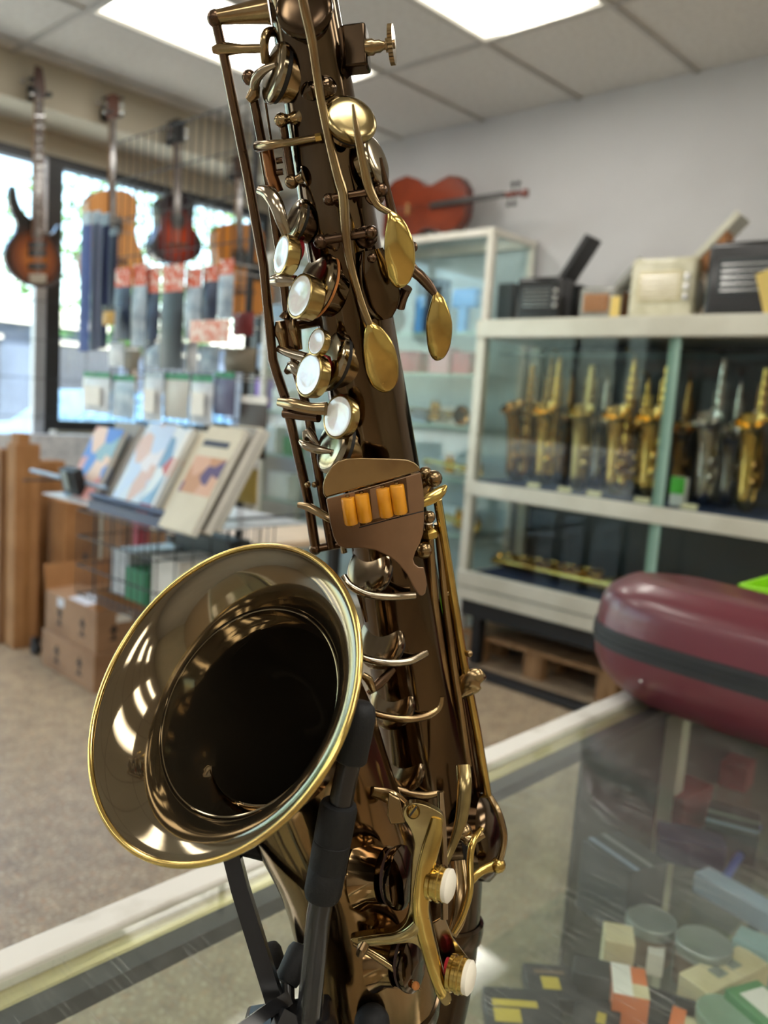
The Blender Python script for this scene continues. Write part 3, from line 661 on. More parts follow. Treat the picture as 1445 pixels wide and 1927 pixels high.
# lower bell brace straps and long curved levers
rodD([(872, 1440, .455), (874, 1480, .45), (868, 1540, .447), (852, 1590, .445), (838, 1625, .442)], [13, 14, 12, 8, 6], M_OLIVE, 'curved_lever', sm=5, flat=.4, n=14)
rodD([(906, 1560, .470), (890, 1585, .463), (884, 1620, .46), (884, 1675, .455), (872, 1720, .452), (853, 1755, .45)], [6, 7, 7, 7, 6, 5], M_GOLD, 'curved_lever', sm=5)
rodD([(862, 1620, .470), (868, 1680, .462), (862, 1730, .458), (850, 1760, .455)], [14, 16, 14, 9], M_KEY, 'curved_lever', sm=4, flat=.4)
# low key cup at the far right with its guard
cc = D(920, 1575, .505); k = dpx(78, .505); ax = Cn(.80, .12, .3)
o = MB().lathe([(0, .3*k), (.5*k, .27*k), (.85*k, .12*k), (k, -.05*k), (k, -.25*k), (0, -.25*k)], cc, ax, 40).obj('low_key_cup', M_TUBE, sax)
MB().lathe([(0, -.24*k), (.93*k, -.24*k), (.93*k, -.4*k), (0, -.4*k)], cc, ax, 32).obj('pad', M_BLACK, o)
MB().lathe([(.9*k, -.9*k), (.84*k, -.44*k), (.76*k, -.44*k)], cc, ax, 32).obj('tone_hole', M_TUBE, sax)
rodD([(922, 1500, .478), (938, 1530, .474), (948, 1570, .474), (944, 1605, .476), (934, 1632, .48)], [6, 7, 7, 7, 8], M_KEY, 'cup_guard', sm=4)
MB().ball(D(937, 1628, .478), dpx(15, .478), 14).obj('post_ball', M_GOLD, sax)
rodD([(937, 1628, .478), (905, 1640, .475), (880, 1665, .468)], [11, 8, 9], M_GOLD, 'lever_end', sm=3, flat=.6)
MB().ball(D(872, 1565, .470), dpx(17, .47), 14).obj('post_ball', M_KEY, sax)
rodD([(868, 1555, .47), (880, 1580, .468), (910, 1568, .468)], [10, 12, 8], M_KEY, 'lever_end', sm=3)
# bell-to-body brace
rodD([(700, 1490, 0.4110), (735, 1500, 0.4160), (760, 1522, 0.4110)], [10, 14, 16], M_KEY, 'bell_brace', sm=4, flat=.4)
MB().prism([D(*q, 0.4045) for q in ((731, 1488), (752, 1500), (762, 1545), (735, 1548), (728, 1530))], Cn(0, 0, 1)*.003).obj('bell_brace', M_KEY, sax, bevel=.0006)
# low C# lever crossing the bow
rodD([(665, 1775, 0.4100), (700, 1795, 0.4100), (745, 1825, 0.4100), (790, 1862, 0.4100)], [4, 7, 7, 4], M_KEY, 'low_lever', sm=4)
MB().ball(D(782, 1855, 0.4090), dpx(8, 0.4060), 12).obj('felt', M_CORK, sax)

# ================================================================== STAND
ZTOP = HCAM-.43
hub = D(548, 1955, .405)
stand = thing('saxophone_stand', V((hub.x, hub.y, ZTOP)), 'black folding saxophone stand with rubber sleeves holding the saxophone', 'stand')
def rb(pts, r, m, name, par=stand, n=20, flat=1, sm=0): return rodD(pts, r, m, name, sm, flat, par, n)
arm = rb([(676, 1345, .374), (650, 1465, .376), (600, 1720, .384), (577, 1945, .392)], 23, M_BMET, 'support_arm', n=24)
ca = D(681, 1328, .374); cb = D(659, 1433, .3755); k = dpx(31, .375); L = (cb-ca).length
MB().lathe([(.0001, -.002), (k*.5, -.0018), (k*.8, 0), (k*.95, .003), (k, .008), (k*1.0, L-.001), (k*.9, L), (k*.7, L)], ca, cb-ca, 28, cap=True).obj('rubber_cap', M_RUB, arm)
ca = D(638, 1512, .3775); cb = D(606, 1688, .383); k = dpx(36, .38); L = (cb-ca).length
MB().lathe([(k*.7, -.0005), (k*.92, 0), (k, .002), (k, L*.38), (k*.975, L*.385), (k*.975, L*.395), (k, L*.40), (k, L*.67), (k*.97, L*.675), (k*.97, L*.69), (k, L*.70), (k, L-.003), (k*.9, L), (k*.7, L)], ca, cb-ca, 32, cap=True).obj('rubber_sleeve', M_RUB, arm)
arm2 = rb([(432, 1590, .425), (452, 1670, .421), (524, 1905, .408)], 22, M_BMET, 'support_arm', n=4)
rb([(440, 1585, .428), (474, 1597, .430), (530, 1610, .432), (600, 1600, .425)], [20, 17, 15, 12], M_RUB, 'yoke_bar', sm=4)
for (a, b) in (((568, 1780, .43), (538, 1850, .42)), ((505, 1780, .46), (520, 1830, .45))):
    k = dpx(24, .42); pa = D(*a); pb = D(*b); L = (pb-pa).length
    MB().lathe([(0.0001, -.001), (k*.8, 0), (k, .003), (k, L*.9), (k*.9, L), (k*.6, L)], pa, pb-pa, 24, cap=True).obj('rubber_roll', M_RUB, stand)
    rb([b, (540, 1930, .41)], 16, M_BMET, 'roll_stem')
MB().obox(hub, Cn(.9, .25, .2)*.046, Cn(-.25, .9, 0)*.024, Cn(0, 0, 1)*.03).obj('hub', M_BMET, stand, bevel=.003)
rb([(540, 1880, .400), (500, 1905, .39), (445, 1945, .375)], 17, M_BMET, 'hinge_bar', n=4)
rb([(545, 1905, .392), (520, 1960, .385)], 26, M_BMET, 'hinge_bar', n=4)
b_ = V((hub.x, hub.y, ZTOP))
MB().cyl(hub, b_+V((0, 0, .03)), .011, n=16).obj('column', M_BMET, stand)
for a in (30, 150, 270):
    e = b_+V((math.cos(math.radians(a))*.13, math.sin(math.radians(a))*.13, .006))
    l = MB().sweep([b_+V((0, 0, .045)), b_+V((0, 0, .035))+(e-b_)*.2, e], .007, n=10).obj('leg', M_BMET, stand)
    MB().ball(e+V((0, 0, .003)), .009, 12).obj('rubber_foot', M_RUB, l)
# lower cradle under the bow
rb([(560, 1955, .405), (640, 1990, .425), (705, 1945, .425)], [14, 14, 12], M_BMET, 'cradle_arm', sm=4)
MB().ball(D(700, 1925, .426), dpx(34, .426), 20).obj('cradle_pad', M_RUB, stand)

# ================================================================== GLASS COUNTER
CZ = ZTOP
cn = thing('glass_counter', (.9, .32, 0), 'glass-topped display counter with white and brass edging under the saxophone', 'counter')
MB().box(-1.2, 2.3, .045, .560, CZ-.008, CZ).obj('glass_top', M_TOP, cn, smooth=False)
M_STRIP = mat('worn_white_edging', '#d4d2cb', .45, col2='#bdbab0', scale=18, thr=(.5, .7))
M_BSTRIP = mat('worn_brass_edging', (.62, .55, .30), .35, .7, col2=(.42, .35, .17), scale=30, stretch=(.2, 1, 1))
MB().box(-1.2, 2.3, .566, .596, CZ-.03, CZ+.0015).obj('edge_cap', M_STRIP, cn, bevel=.003)
MB().box(-1.2, 2.3, .020, .050, CZ-.03, CZ+.0015).obj('edge_cap', M_STRIP, cn, bevel=.003)
MB().box(-1.2, 2.3, .545, .566, CZ-.022, CZ-.009).obj('edge_strip', M_BSTRIP, cn, bevel=.003)
MB().box(-1.2, 2.3, .525, .545, CZ-.024, CZ-.0095).obj('dark_reflection_strip', M_BLK, cn, smooth=False)  # black strip standing in for the dark reflection and shade below the edging
MB().box(-1.2, 2.3, .572, .578, .12, CZ-.03).obj('front_glass', M_GLASSG, cn, smooth=False)
MB().box(-1.2, 2.3, .03, .59, 0, .12).obj('base', M_BLK, cn, smooth=False)
MB().box(-1.2, 2.3, .06, .56, .12, .126).obj('floor_panel', mat('counter_floor', '#a9a48f', .6, col2='#989380', scale=30), cn, smooth=False)
for x in (1.33, -1.18, 2.28): MB().box(x-.016, x+.016, .530, .560, .12, CZ-.03).obj('post', M_ALU, cn, bevel=.002)
MB().box(.74, 2.25, .07, .56, .592, .600).obj('shelf', M_GLASSG, cn, smooth=False)
MB().box(1.05, 2.25, .562, .567, .20, CZ-.04).obj('inner_panel', mat('dark_panel', (.025, .03, .03), .35), cn, smooth=False)
SZ = .600
def ibox(name, cx, cy, w, d, h, rot, m, label, cat, z=SZ, prints=(), lid=None, bevel=.0015, group='stock on the shelf inside the counter'):
    """small carton: body plus printed panels on its top; prints: (u0,u1,v0,v1,material) in the unit square"""
    t = thing(name, (cx, cy, z), label, cat, group, rot)
    MB().box(-w/2, w/2, -d/2, d/2, 0, h).obj('carton', m, t, bevel=bevel, world=False)
    for u0, u1, v0, v1, pm in prints:
        MB().box(-w/2+u0*w, -w/2+u1*w, -d/2+v0*d, -d/2+v1*d, h, h+.0006).obj('print', pm, t, world=False, smooth=False)
    return t
def tin(cx, cy, r, h, label, mtop, mside, z=SZ):
    t = thing('round_tin', (cx, cy, z), label, 'tin', 'stock on the shelf inside the counter')
    MB().lathe([(0, 0), (r*.97, 0), (r*.97, h*.8), (0, h*.8)], (0, 0, 0), (0, 0, 1), 32).obj('body', mside, t, world=False)
    l = MB().lathe([(r, h*.72), (r*1.02, h*.74), (r*1.02, h*.97), (r*.97, h), (r*.92, h*.985), (0, h*.985)], (0, 0, 0), (0, 0, 1), 32).obj('lid', mtop, t, world=False)
M_BOXBLK = mat('black_carton', '#23262a', .55); M_YEL = mat('yellow_print', '#b9a53a', .6); M_CRM = mat('cream_carton', '#d3c9a4', .6, col2='#c4b88f', scale=20)
M_ORG = mat('orange_carton', '#d9743a', .55); M_GRN = mat('green_carton', '#4f8a58', .5); M_GREY = mat('grey_lid', '#8f9894', .4, .3); M_BRN = mat('brown_tin', '#6e5a49', .5)
M_LBLUE = mat('pale_blue_plastic', '#8fa2b8', .35); M_BLUE = mat('blue_plastic', '#2f4fa0', .35); M_DRED = mat('dark_red_carton', '#7c2a2c', .5); M_DGREY = mat('dark_grey_carton', '#2f3436', .5)
def pz(x, y, z=SZ): p = atZ(x, y, z); return p.x, p.y
def dz(x, y, h): return pz(x, y, SZ+h)
p = dz(985, 1900, .022); ibox('reed_box', *p, .070, .085, .022, .75, M_BOXBLK, 'flat black box with yellow print, nearest the saxophone foot under the glass', 'box', prints=((.2, .5, .55, .9, M_YEL), (.55, .7, .3, .9, M_YEL)))
p = dz(1045, 1855, .020); ibox('reed_box', p[0]+.004, p[1]+.008, .060, .060, .020, .75, M_BOXBLK, 'small black box with dull yellow print behind the nearest black box', 'box', prints=((.25, .6, .35, .7, M_YEL), (.7, .8, .2, .8, M_BRN)))
p = dz(1120, 1820, .035); ibox('reed_box', *p, .035, .05, .035, .5, M_DGREY, 'dark grey upright box beside the orange and white box', 'box')
p = dz(1165, 1755, .055); ibox('cream_box', *p, .040, .036, .055, .55, M_CRM, 'plain cream cube-shaped carton behind the orange and white box', 'box')
p = dz(1185, 1845, .04); ibox('reed_box', *p, .055, .040, .04, .55, M_ORG, 'orange and white carton in the middle of the counter stock', 'box', prints=((.0, 1, .45, 1, M_PAPER), (0, .4, 0, .45, M_CRM)))
p = dz(1245, 1880, .03); ibox('reed_box', *p, .034, .095, .03, .35, M_BOXBLK, 'long black carton with cream end beside the orange and white box', 'box', prints=((0, 1, 0, .12, M_CRM),))
p = dz(1110, 1900, .018); ibox('reed_box', p[0]-.002, p[1]-.01, .06, .05, .018, .4, M_BOXBLK, 'black box with faded yellow mark in front of the orange box', 'box', prints=((.3, .6, .3, .5, M_YEL),))
p = dz(1226, 1728, .05); tin(*p, .031, .05, 'grey-lidded round tin farthest back in the counter', M_GREY, M_BRN)
p = dz(1325, 1770, .055); tin(*p, .033, .055, 'grey-lidded brown tin beside the long cream box', M_GREY, M_BRN)
p = dz(1366, 1905, .05); tin(*p, .030, .05, 'green-lidded tin at the bottom right edge', mat('green_lid', '#7f9a86', .4), M_CHROME)
p = dz(1365, 1822, .045); ibox('cream_box', *p, .115, .042, .045, -.25, M_CRM, 'long cream carton with grey stains lying by the tins', 'box', prints=((.3, .45, .3, .7, M_GREY), (.55, .7, .35, .8, M_GREY)))
p = dz(1435, 1885, .06); ibox('reed_box', *p, .05, .06, .06, -.4, M_GRN, 'green and white carton at the right edge under the glass', 'box', prints=((.2, .9, .15, .8, M_PAPER),))
p = dz(1290, 1915, .03); ibox('cream_box', *p, .06, .03, .03, .3, M_CRM, 'small cream carton with orange top at the bottom edge', 'box', prints=((0, .7, .5, 1, M_ORG),))
p = dz(1250, 1790, .03); ibox('tag_card', p[0], p[1]+.01, .03, .02, .03, .4, M_PAPER, 'small white card stock between the two round tins', 'card')
p = dz(1425, 1770, .05); ibox('cream_box', *p, .04, .05, .05, .1, mat('teal_white', '#8fb0b4', .5), 'pale teal carton beyond the long cream box', 'box')
# back row under the red case
for i, (x, y, w, d, h, m, lab) in enumerate(((1175, 1600, .07, .09, .10, M_DGREY, 'dark carton stack with pale blue ends left of the inner post'), (1290, 1480, .10, .05, .07, M_DRED, 'dark red carton under the maroon case'),
        (1390, 1430, .06, .05, .05, M_DRED, 'small red carton at the back under the maroon case'), (1380, 1540, .10, .08, .05, M_DGREY, 'dark grey carton with pale stripes under the maroon case'),
        (1300, 1570, .06, .10, .04, mat('navy_carton', '#20284a', .5), 'navy carton lying flat under the maroon case'))):
    p = dz(x, y, h); ibox('stock_box', *p, w, d, h, .2*i-.3, m, lab, 'box', prints=((.15, .25, 0, 1, M_LBLUE), (.5, .6, 0, 1, M_GREY)) if i in (0, 3) else ())
t = tag(MB().sweep([V((*pz(1350, 1665, SZ+.02), SZ+.008)), V((*pz(1425, 1555, SZ+.02), SZ+.02))], .007, n=12).obj('plastic_stick', M_BLUE), 'blue plastic stick lying under the glass', 'stick')
a = pz(1415, 1750); ibox('plastic_strip', a[0]+.03, a[1]+.02, .035, .15, .03, -.2, M_LBLUE, 'pale blue plastic strip at the right edge of the counter', 'strip')

# ================================================================== MAROON CASE
M_MAR = mat('maroon_shell', (.12, .022, .032), .3, 0, col2=(.105, .018, .028), scale=3, spec=.45, coat=.15)
cs = thing('instrument_case', (1.2, .3, CZ), 'maroon hard-shell instrument case with black zip lying on the counter', 'case')
A0 = V((1.268, .655, 0)); A1 = V((1.08, -.33, 0)); dirv = (A1-A0).normalized(); sidev = V((dirv.y, -dirv.x, 0))   # sidev points to -X side
if sidev.x > 0: sidev = -sidev
def case_part(z0, z1, name, m, inset0, inset1, par, k=28):
    R = []
    L = (A1-A0).length
    lev = {'zip_band': [0, .5, 1], 'lower_shell': [0, .04, .12, .25, .45, .7, 1]}.get(name, [0, .3, .55, .72, .84, .92, .97, 1])
    # outline in plan: half width as function of length
    def hw(s):
        w = .112
        if s < .13: w = .112*math.sqrt(max(0, 1-(1-s/.13)**2))*.98+.002
        w -= .022*math.exp(-((s-.38)/.13)**2)
        return w
    ss = [0, .004, .012, .025, .045, .07, .10, .13, .18, .24, .31, .38, .45, .52, .6, .75, L]
    for q in lev:
        z = z0+(z1-z0)*q; ins = inset0(q)
        ring = []
        for s in ss: ring.append(A0+dirv*(s+ins*max(0, 1-s/.15))+sidev*max(.0005, hw(s)-ins)+V((0, 0, z)))
        for s in reversed(ss): ring.append(A0+dirv*(s+ins*max(0, 1-s/.15))-sidev*max(.0005, hw(s)-ins)+V((0, 0, z)))
        R.append(ring)
    return MB().rings(R).obj(name, m, par, ang=60)
zb = CZ+.003
case_part(zb, zb+.082, 'lower_shell', M_MAR, lambda q: .052*(1-q)**2.6, None, cs)
zp = case_part(zb+.081, zb+.112, 'zip_band', mat('black_zip_tape', (.012, .013, .015), .6, bump=.3, bscale=500), lambda q: -.0015, None, cs)
case_part(zb+.111, zb+.187, 'upper_shell', M_MAR, lambda q: .006*q+.040*q**5, None, cs)
for q in (.0915, .1005): 
    case_part(zb+q, zb+q+.002, 'zip_band', M_BLK, lambda q: -.003, None, zp)
MB().ball(S(1206, 1282, (V((1.15, .5, .9))-EYE).dot(FW)), .0025, 8).obj('stud', M_CHROME, cs)
# lime green tray
gt = thing('plastic_tray', (1.62, .40, CZ), 'lime green plastic tray behind the maroon case at the right edge', 'tray')
M_LIME = mat('lime_plastic', '#8fd61e', .35)
gc = V((1.64, .40, CZ))
for (ox, oy, sx, sy, h) in ((0, 0, .22, .30, .006), (-.107, 0, .006, .30, .15), (.107, 0, .006, .30, .15), (0, .147, .22, .006, .15), (0, -.147, .22, .006, .15)):
    MB().box(gc.x+ox-sx/2, gc.x+ox+sx/2, gc.y+oy-sy/2, gc.y+oy+sy/2, CZ+.002, CZ+.002+h).obj('tray_side' if h > .1 else 'tray_base', M_LIME, gt, bevel=.002)

# ================================================================== RIGHT DISPLAY CASE
FX, BX = 3.28, 3.81; CY0, CY1 = -.4, 2.545
dc = thing('display_case', (3.5, 1.2, 0), 'long cream-framed glass display case with saxophones along the grey wall', 'display case')
MB().box(FX-.01, BX, CY0, CY1, 1.628, 1.713).obj('top_slab', M_ALU, dc, bevel=.004)
for y in (CY1-.025, CY0+.025): 
    MB().box(FX, FX+.05, y-.025, y+.025, .345, 1.628).obj('post', M_ALU, dc, bevel=.003)
    MB().box(BX-.05, BX, y-.025, y+.025, .345, 1.628).obj('post', M_ALU, dc, bevel=.003)
MB().box(FX-.005, FX+.03, CY0, CY1, .865, .935).obj('shelf_fascia', M_ALU, dc, bevel=.003)
MB().box(FX+.03, BX, CY0, CY1, .905, .930).obj('shelf', M_ALU, dc, smooth=False)
MB().box(FX+.03, BX-.01, CY0+.05, CY1-.05, .930, .938).obj('shelf_cloth', M_NAVY, dc, smooth=False)
MB().box(FX-.008, FX+.03, CY0, CY1, .415, .487).obj('bottom_fascia', M_ALU, dc, bevel=.003)
MB().box(FX-.002, FX+.03, CY0, CY1, .345, .41).obj('bottom_fascia', M_ALU, dc, bevel=.003)
MB().box(FX+.03, BX, CY0, CY1, .44, .470).obj('shelf', M_ALU, dc, smooth=False)
MB().box(FX+.03, BX-.01, CY0+.05, CY1-.05, .470, .478).obj('shelf_cloth', M_NAVY, dc, smooth=False)
MB().box(FX+.05, BX, CY0, CY1, .25, .345).obj('plinth', M_BLK, dc, smooth=False)
MB().box(BX-.012, BX, CY0, CY1, .478, 1.628).obj('back_panel', mat('dim_back', (.035, .04, .04), .3), dc, smooth=False)
MB().box(FX+.12, BX-.01, CY0+.05, CY1-.05, 1.555, 1.563).obj('glass_shelf', mat('dark_glass_shelf', (.02, .05, .06), .1), dc, smooth=False)
for (y0, y1, xo) in ((1.53, CY1-.05, .012), (CY0+.05, 1.56, .026)):
    for z0, z1 in ((.937, 1.626), (.489, .863)):
        g = MB().box(FX+xo-.003, FX+xo+.003, y0, y1, z0, z1).obj('glass_door', M_DOOR, dc, smooth=False)
        MB().box(FX+xo-.005, FX+xo+.005, (y0 if xo < .02 else y1)-.012, (y0 if xo < .02 else y1)+.012, z0, z1).obj('door_edge', mat('green_glass_edge', '#8aa79a', .2), g, smooth=False)
for y in (CY0+.1, 1.0, CY1-.08):
    MB().box(FX+.08, FX+.13, y-.025, y+.025, 0, .25).obj('leg', M_BLK, dc, smooth=False); MB().box(BX-.1, BX-.05, y-.025, y+.025, 0, .25).obj('leg', M_BLK, dc, smooth=False)
tag(MB().box(3.19, 3.27, -.4, 3.1, 0, .03).obj('floor_rail', M_BLK, bevel=.004), 'black metal rail lying on the floor in front of the display case', 'rail')
# pallet under the case
pl = thing('wooden_pallet', (3.62, 2.3, 0), 'low wooden pallet on the floor beneath the display case', 'pallet')
M_WOOD = mat('pallet_wood', '#a5805a', .8, col2='#86633f', scale=6, stretch=(1, 8, 1))
for x in (3.45, 3.62, 3.79): 
    for y in (1.75, 2.15, 2.5): MB().box(x-.035, x+.035, y-.05, y+.05, 0, .12).obj('block', M_WOOD, pl, bevel=.002)
for k in range(4): MB().box(3.42+k*.1, 3.42+k*.1+.085, 1.68, 2.62, .12, .142).obj('board', M_WOOD, pl, bevel=.002)

# --- small saxophones in the case (local: bell towards +x, body behind)
def sax_small(loc, rot, m, label, sc=1.0, mk=None, neck=True):
    mk = mk or m
    t = thing('saxophone', loc, label, 'saxophone', 'saxophones standing in the display case', rot)
    def pt(x, y, z): return V((x*sc, y*sc, z*sc))
    MB().sweep([pt(-.045, 0, .08), pt(-.047, 0, .35), pt(-.05, 0, .60)], [.024*sc, .019*sc, .015*sc], n=16).obj('body_tube', m, t, world=False)
    pts = [pt(-.045, 0, .085)]+[pt(.0-.045*math.cos(a), 0, .062-.037*math.sin(a)) for a in [math.pi*k/8 for k in range(0, 9)]]+[pt(.045, 0, .085)]
    MB().sweep(pts, [(.024+.006*i/10)*sc for i in range(len(pts))], n=16).obj('bow', m, t, world=False)
    bc = crom([(.045, 0, .085, .030), (.047, 0, .17, .031), (.050, 0, .25, .0335), (.056, 0, .31, .038), (.066, 0, .352, .046), (.076, 0, .375, .056), (.080, 0, .382, .0625)], 3)
    b = MB().sweep([pt(*q[:3]) for q in bc], [q[3]*sc for q in bc], up=(0, 1, 0), n=24, cap=False).obj('bell', m, t, world=False, ang=80)
    e = bc[-1]; tg = (V(e[:3])-V(bc[-3][:3])).normalized(); fx, fy, _ = frame(tg, (0, 1, 0))
    MB().sweep([(V(e[:3])+(fx*math.cos(a)+fy*math.sin(a))*.0625)*sc for a in [2*math.pi*k/24 for k in range(24)]], .0025*sc, up=tg, n=6, closed=True).obj('bell_rim', m, b, world=False)
    for k, z in enumerate((.13, .18, .23, .30, .35, .40, .44, .48, .52, .56)):
        r = (.018-.0012*k)*sc
        c = MB().lathe([(0, .004), (r*.8, .003), (r, 0), (r, -.006), (0, -.006)], pt(-.018+.0*k, .008, z), (.8, .5, 0), 14).obj('key_cup', mk, t, world=False)
    for y, x in ((.024, -.035), (-.026, -.04), (.03, -.06)):
        MB().cyl(pt(x, y, .12), pt(x, y*.8, .54), .0028*sc, n=6).obj('key_rod', mk, t, world=False)
    for z, y in ((.13, .034), (.20, .034)):
        MB().lathe([(0, .012), (.02*sc, .008), (.023*sc, 0), (.023*sc, -.008), (0, -.008)], pt(.05, y, z), (.3, 1, 0), 14).obj('bell_key', mk, t, world=False)
    MB().sweep([pt(.03, .045, .10), pt(.05, .058, .165), pt(.05, .05, .235)], .004*sc, n=6).obj('key_guard', mk, t, world=False)
    for z in (.33, .37, .42): MB().lathe([(0, .003), (.008*sc, 0), (.008*sc, -.006)], pt(-.022, -.022, z), (.6, -.8, 0), 10).obj('key_pearl', M_WFELT, t, world=False)
    if neck: MB().sweep([pt(-.05, 0, .60), pt(-.048, 0, .635), pt(-.02, 0, .665), pt(.03, 0, .67)], [.013*sc, .011*sc, .009*sc, .006*sc], n=10).obj('neck', m, t, world=False)
    return t
SP = [(918, 3.52, M_BRNZ, 'small gold saxophone partly cut off by the left post of the display case', 2.75), (981, 3.47, M_BRNZ, 'amber lacquered saxophone, leftmost complete one in the display case', 2.95),
      (1034, 3.47, M_BRASS, 'gold saxophone, second complete one from the left case post', 3.25), (1099, 3.46, mat('satin_brass', (.66, .52, .22), .3, 1), 'satin pale gold saxophone in the middle of the left case bay', 3.4),
      (1172, 3.45, M_BRASS, 'bright gold saxophone with dark red bell mouth in the display case', 3.1), (1236, 3.45, M_BRASS, 'gold saxophone half hidden by the glass door edge', 3.1),
      (1342, 3.47, M_SILVER, 'tarnished silver saxophone in the right bay of the display case', 3.2), (1424, 3.44, M_BRASS, 'gold saxophone with darker keys at the right edge of the display case', 3.2)]
for i, (x, X, m, lab, rz) in enumerate(SP):
    p = atX(x, 790, X+.06)
    sax_small((3.71 if i == 0 else X+.065, min(p.y, 2.43), .938), rz, m, lab, .98, M_BRNZ if i in (4, 7) else None, neck=i % 2 == 0)
for i, (x, X) in enumerate(((1065, 3.72), (1135, 3.72), (1205, 3.72), (1290, 3.72), (1385, 3.72))):
    p = atX(x, 780, X)
    sax_small((X, p.y, .938), 3.3+.25*math.sin(i*2.3), (M_BRNZ, M_SILVER, M_BRASS)[i % 3], '%s saxophone from the left in the dim back row of the display case' % ORD[i], .86)
for i, x in enumerate((1003, 1062, 1118, 1210, 1300)):
    p = atX(x, 915, 3.335)
    t = tag(MB().prism([V((3.33, p.y-.035, .938)), V((3.33, p.y+.035, .938)), V((3.345, p.y+.035, .96)), V((3.345, p.y-.035, .96))], (.002, 0, 0)).obj('price_card', M_CRM), '%s blank price card from the left at the saxophones\' feet' % ORD[i], 'card', 'price cards in the display case')
# green-white box and things in right bay
p = atX(1283, 880, 3.42); t = thing('small_box', (3.42, p.y, .938), 'green and white packet standing beside the silver saxophone', 'box')
MB().box(3.40, 3.44, p.y-.03, p.y+.03, .938, 1.06).obj('packet', M_PAPER, t, bevel=.002); MB().box(3.397, 3.4, p.y-.03, p.y+.03, .99, 1.06).obj('print', mat('bright_green', '#58c43e', .5), t, smooth=False)
# gold straight saxophone lying on the bottom shelf
a = atX(925, 1062, 3.50); b = atX(1150, 1112, 3.40)
ls = thing('soprano_saxophone', (3.45, 2.0, .478), 'gold straight saxophone lying on the bottom shelf of the display case', 'saxophone')
q0 = V((3.54, a.y+.02, .515)); q1 = V((3.42, b.y-.02, .536))
MB().sweep([q0, q0.lerp(q1, .5), q0.lerp(q1, .85), q0.lerp(q1, .95), q1], [.020, .028, .036, .044, .056], n=18).obj('body_tube', M_BRASS, ls)
for k in range(13):
    c = q0.lerp(q1, .08+.065*k)+V((-.018+.02*(k%2), 0, .032+.014*k/13)); r = .024+.008*k/13
    MB().lathe([(0, .004), (r*.8, .003), (r, 0), (r, -.008), (0, -.008)], c+V((0, 0, .012)), (-.5*(-1)**k, 0, 1), 12).obj('key_cup', M_BRASS, ls)
for oy in (-.02, .022): MB().cyl(q0.lerp(q1, .05)+V((oy, 0, .03)), q0.lerp(q1, .85)+V((oy, 0, .042)), .004, n=6).obj('key_rod', M_BRASS, ls)
for i, x in enumerate((1302, 1328, 1356)):
    p = atX(x, 1110, 3.5); tag(MB().sweep([V((3.5, p.y, .478)), V((3.5, p.y-.004, .60)), V((3.5, p.y-.01, .62))], [.007, .005, .002], n=8).obj('instrument_peg', (M_BRNZ, M_BRNZ, M_CHROME)[i]), '%s thin upright peg from the left on the bottom shelf' % ORD[i], 'peg', 'pegs on the bottom shelf')

# ================================================================== TALL VITRINE IN THE CORNER
VX, VY0, VY1, VZ = 3.42, 2.60, 4.40, 2.18
vt = thing('glass_cabinet', (3.6, 3.5, 0), 'tall white-framed glass cabinet in the corner behind the saxophone', 'cabinet')
for x in (VX+.02, BX-.02):
    for y in (VY0+.02, VY1-.02): MB().box(x-.018, x+.018, y-.018, y+.018, 0, VZ).obj('post', M_WHITE, vt, bevel=.002)
for z in (VZ-.035, .10):
    for x in (VX+.02, BX-.02): MB().box(x-.018, x+.018, VY0, VY1, z, z+.035).obj('rail', M_WHITE, vt, bevel=.002)
    for y in (VY0+.02, VY1-.02): MB().box(VX, BX, y-.018, y+.018, z, z+.035).obj('rail', M_WHITE, vt, bevel=.002)
MB().box(VX+.02, BX-.02, VY0+.02, VY1-.02, VZ-.012, VZ-.004).obj('top_glass', M_GLASS, vt, smooth=False)
MB().box(VX+.016, VX+.020, VY0+.04, VY1-.04, .14, VZ-.035).obj('front_glass', M_GLASS, vt, smooth=False)
MB().box(VX+.04, BX-.04, VY0+.016, VY0+.020, .14, VZ-.035).obj('side_glass', M_GLASS, vt, smooth=False)
MB().box(BX-.012, BX-.006, VY0, VY1, .1, VZ).obj('back_panel', mat('pale_blue_back', '#b8c6ca', .4), vt, smooth=False)
SHZ = [1.675, 1.46, 1.19, .91, .62]
for z in SHZ:
    MB().box(VX+.04, BX-.02, VY0+.03, VY1-.03, z-.008, z).obj('shelf', M_GLASSG, vt, smooth=False)
    MB().box(VX+.036, VX+.041, VY0+.03, VY1-.03, z-.009, z+.001).obj('shelf_edge', mat('shelf_edge', '#9cc0b4', .2), vt, smooth=False)
def vbox(name, x, y, X, z, w, h, d, m, label, cat='box'):
    p = atX(x, y, X); t = MB().box(X-d/2, X+d/2, p.y-w/2, p.y+w/2, z, z+h).obj(name, m, bevel=.004)
    return tag(t, label, cat, 'goods in the tall glass cabinet')
M_PINK = mat('crimson_box', '#a23548', .45, col2='#8c2a3c', scale=10); M_TEAL = mat('sky_blue_cloth', '#4f95d8', .6); M_PNK2 = mat('rosy_box', '#c8909a', .5)
bt = thing('blue_holder', (3.52, atX(876, 560, 3.52).y, SHZ[0]), 'bright blue T-shaped holder on the top shelf of the corner cabinet', 'holder')
q = bt.location; MB().box(q.x-.02, q.x+.02, q.y-.025, q.y+.03, SHZ[0], SHZ[0]+.16).obj('stem', M_TEAL, bt, bevel=.008); MB().box(q.x-.025, q.x+.025, q.y-.085, q.y+.075, SHZ[0]+.13, SHZ[0]+.23).obj('head', M_TEAL, bt, bevel=.012)
vbox('display_box', 815, 560, 3.60, SHZ[0], .17, .30, .10, M_BLK, 'black upright case behind the blue holder in the corner cabinet', 'case')
vbox('display_box', 793, 560, 3.50, SHZ[0], .05, .20, .03, M_TEAL, 'slim blue box beside the black case in the corner cabinet')
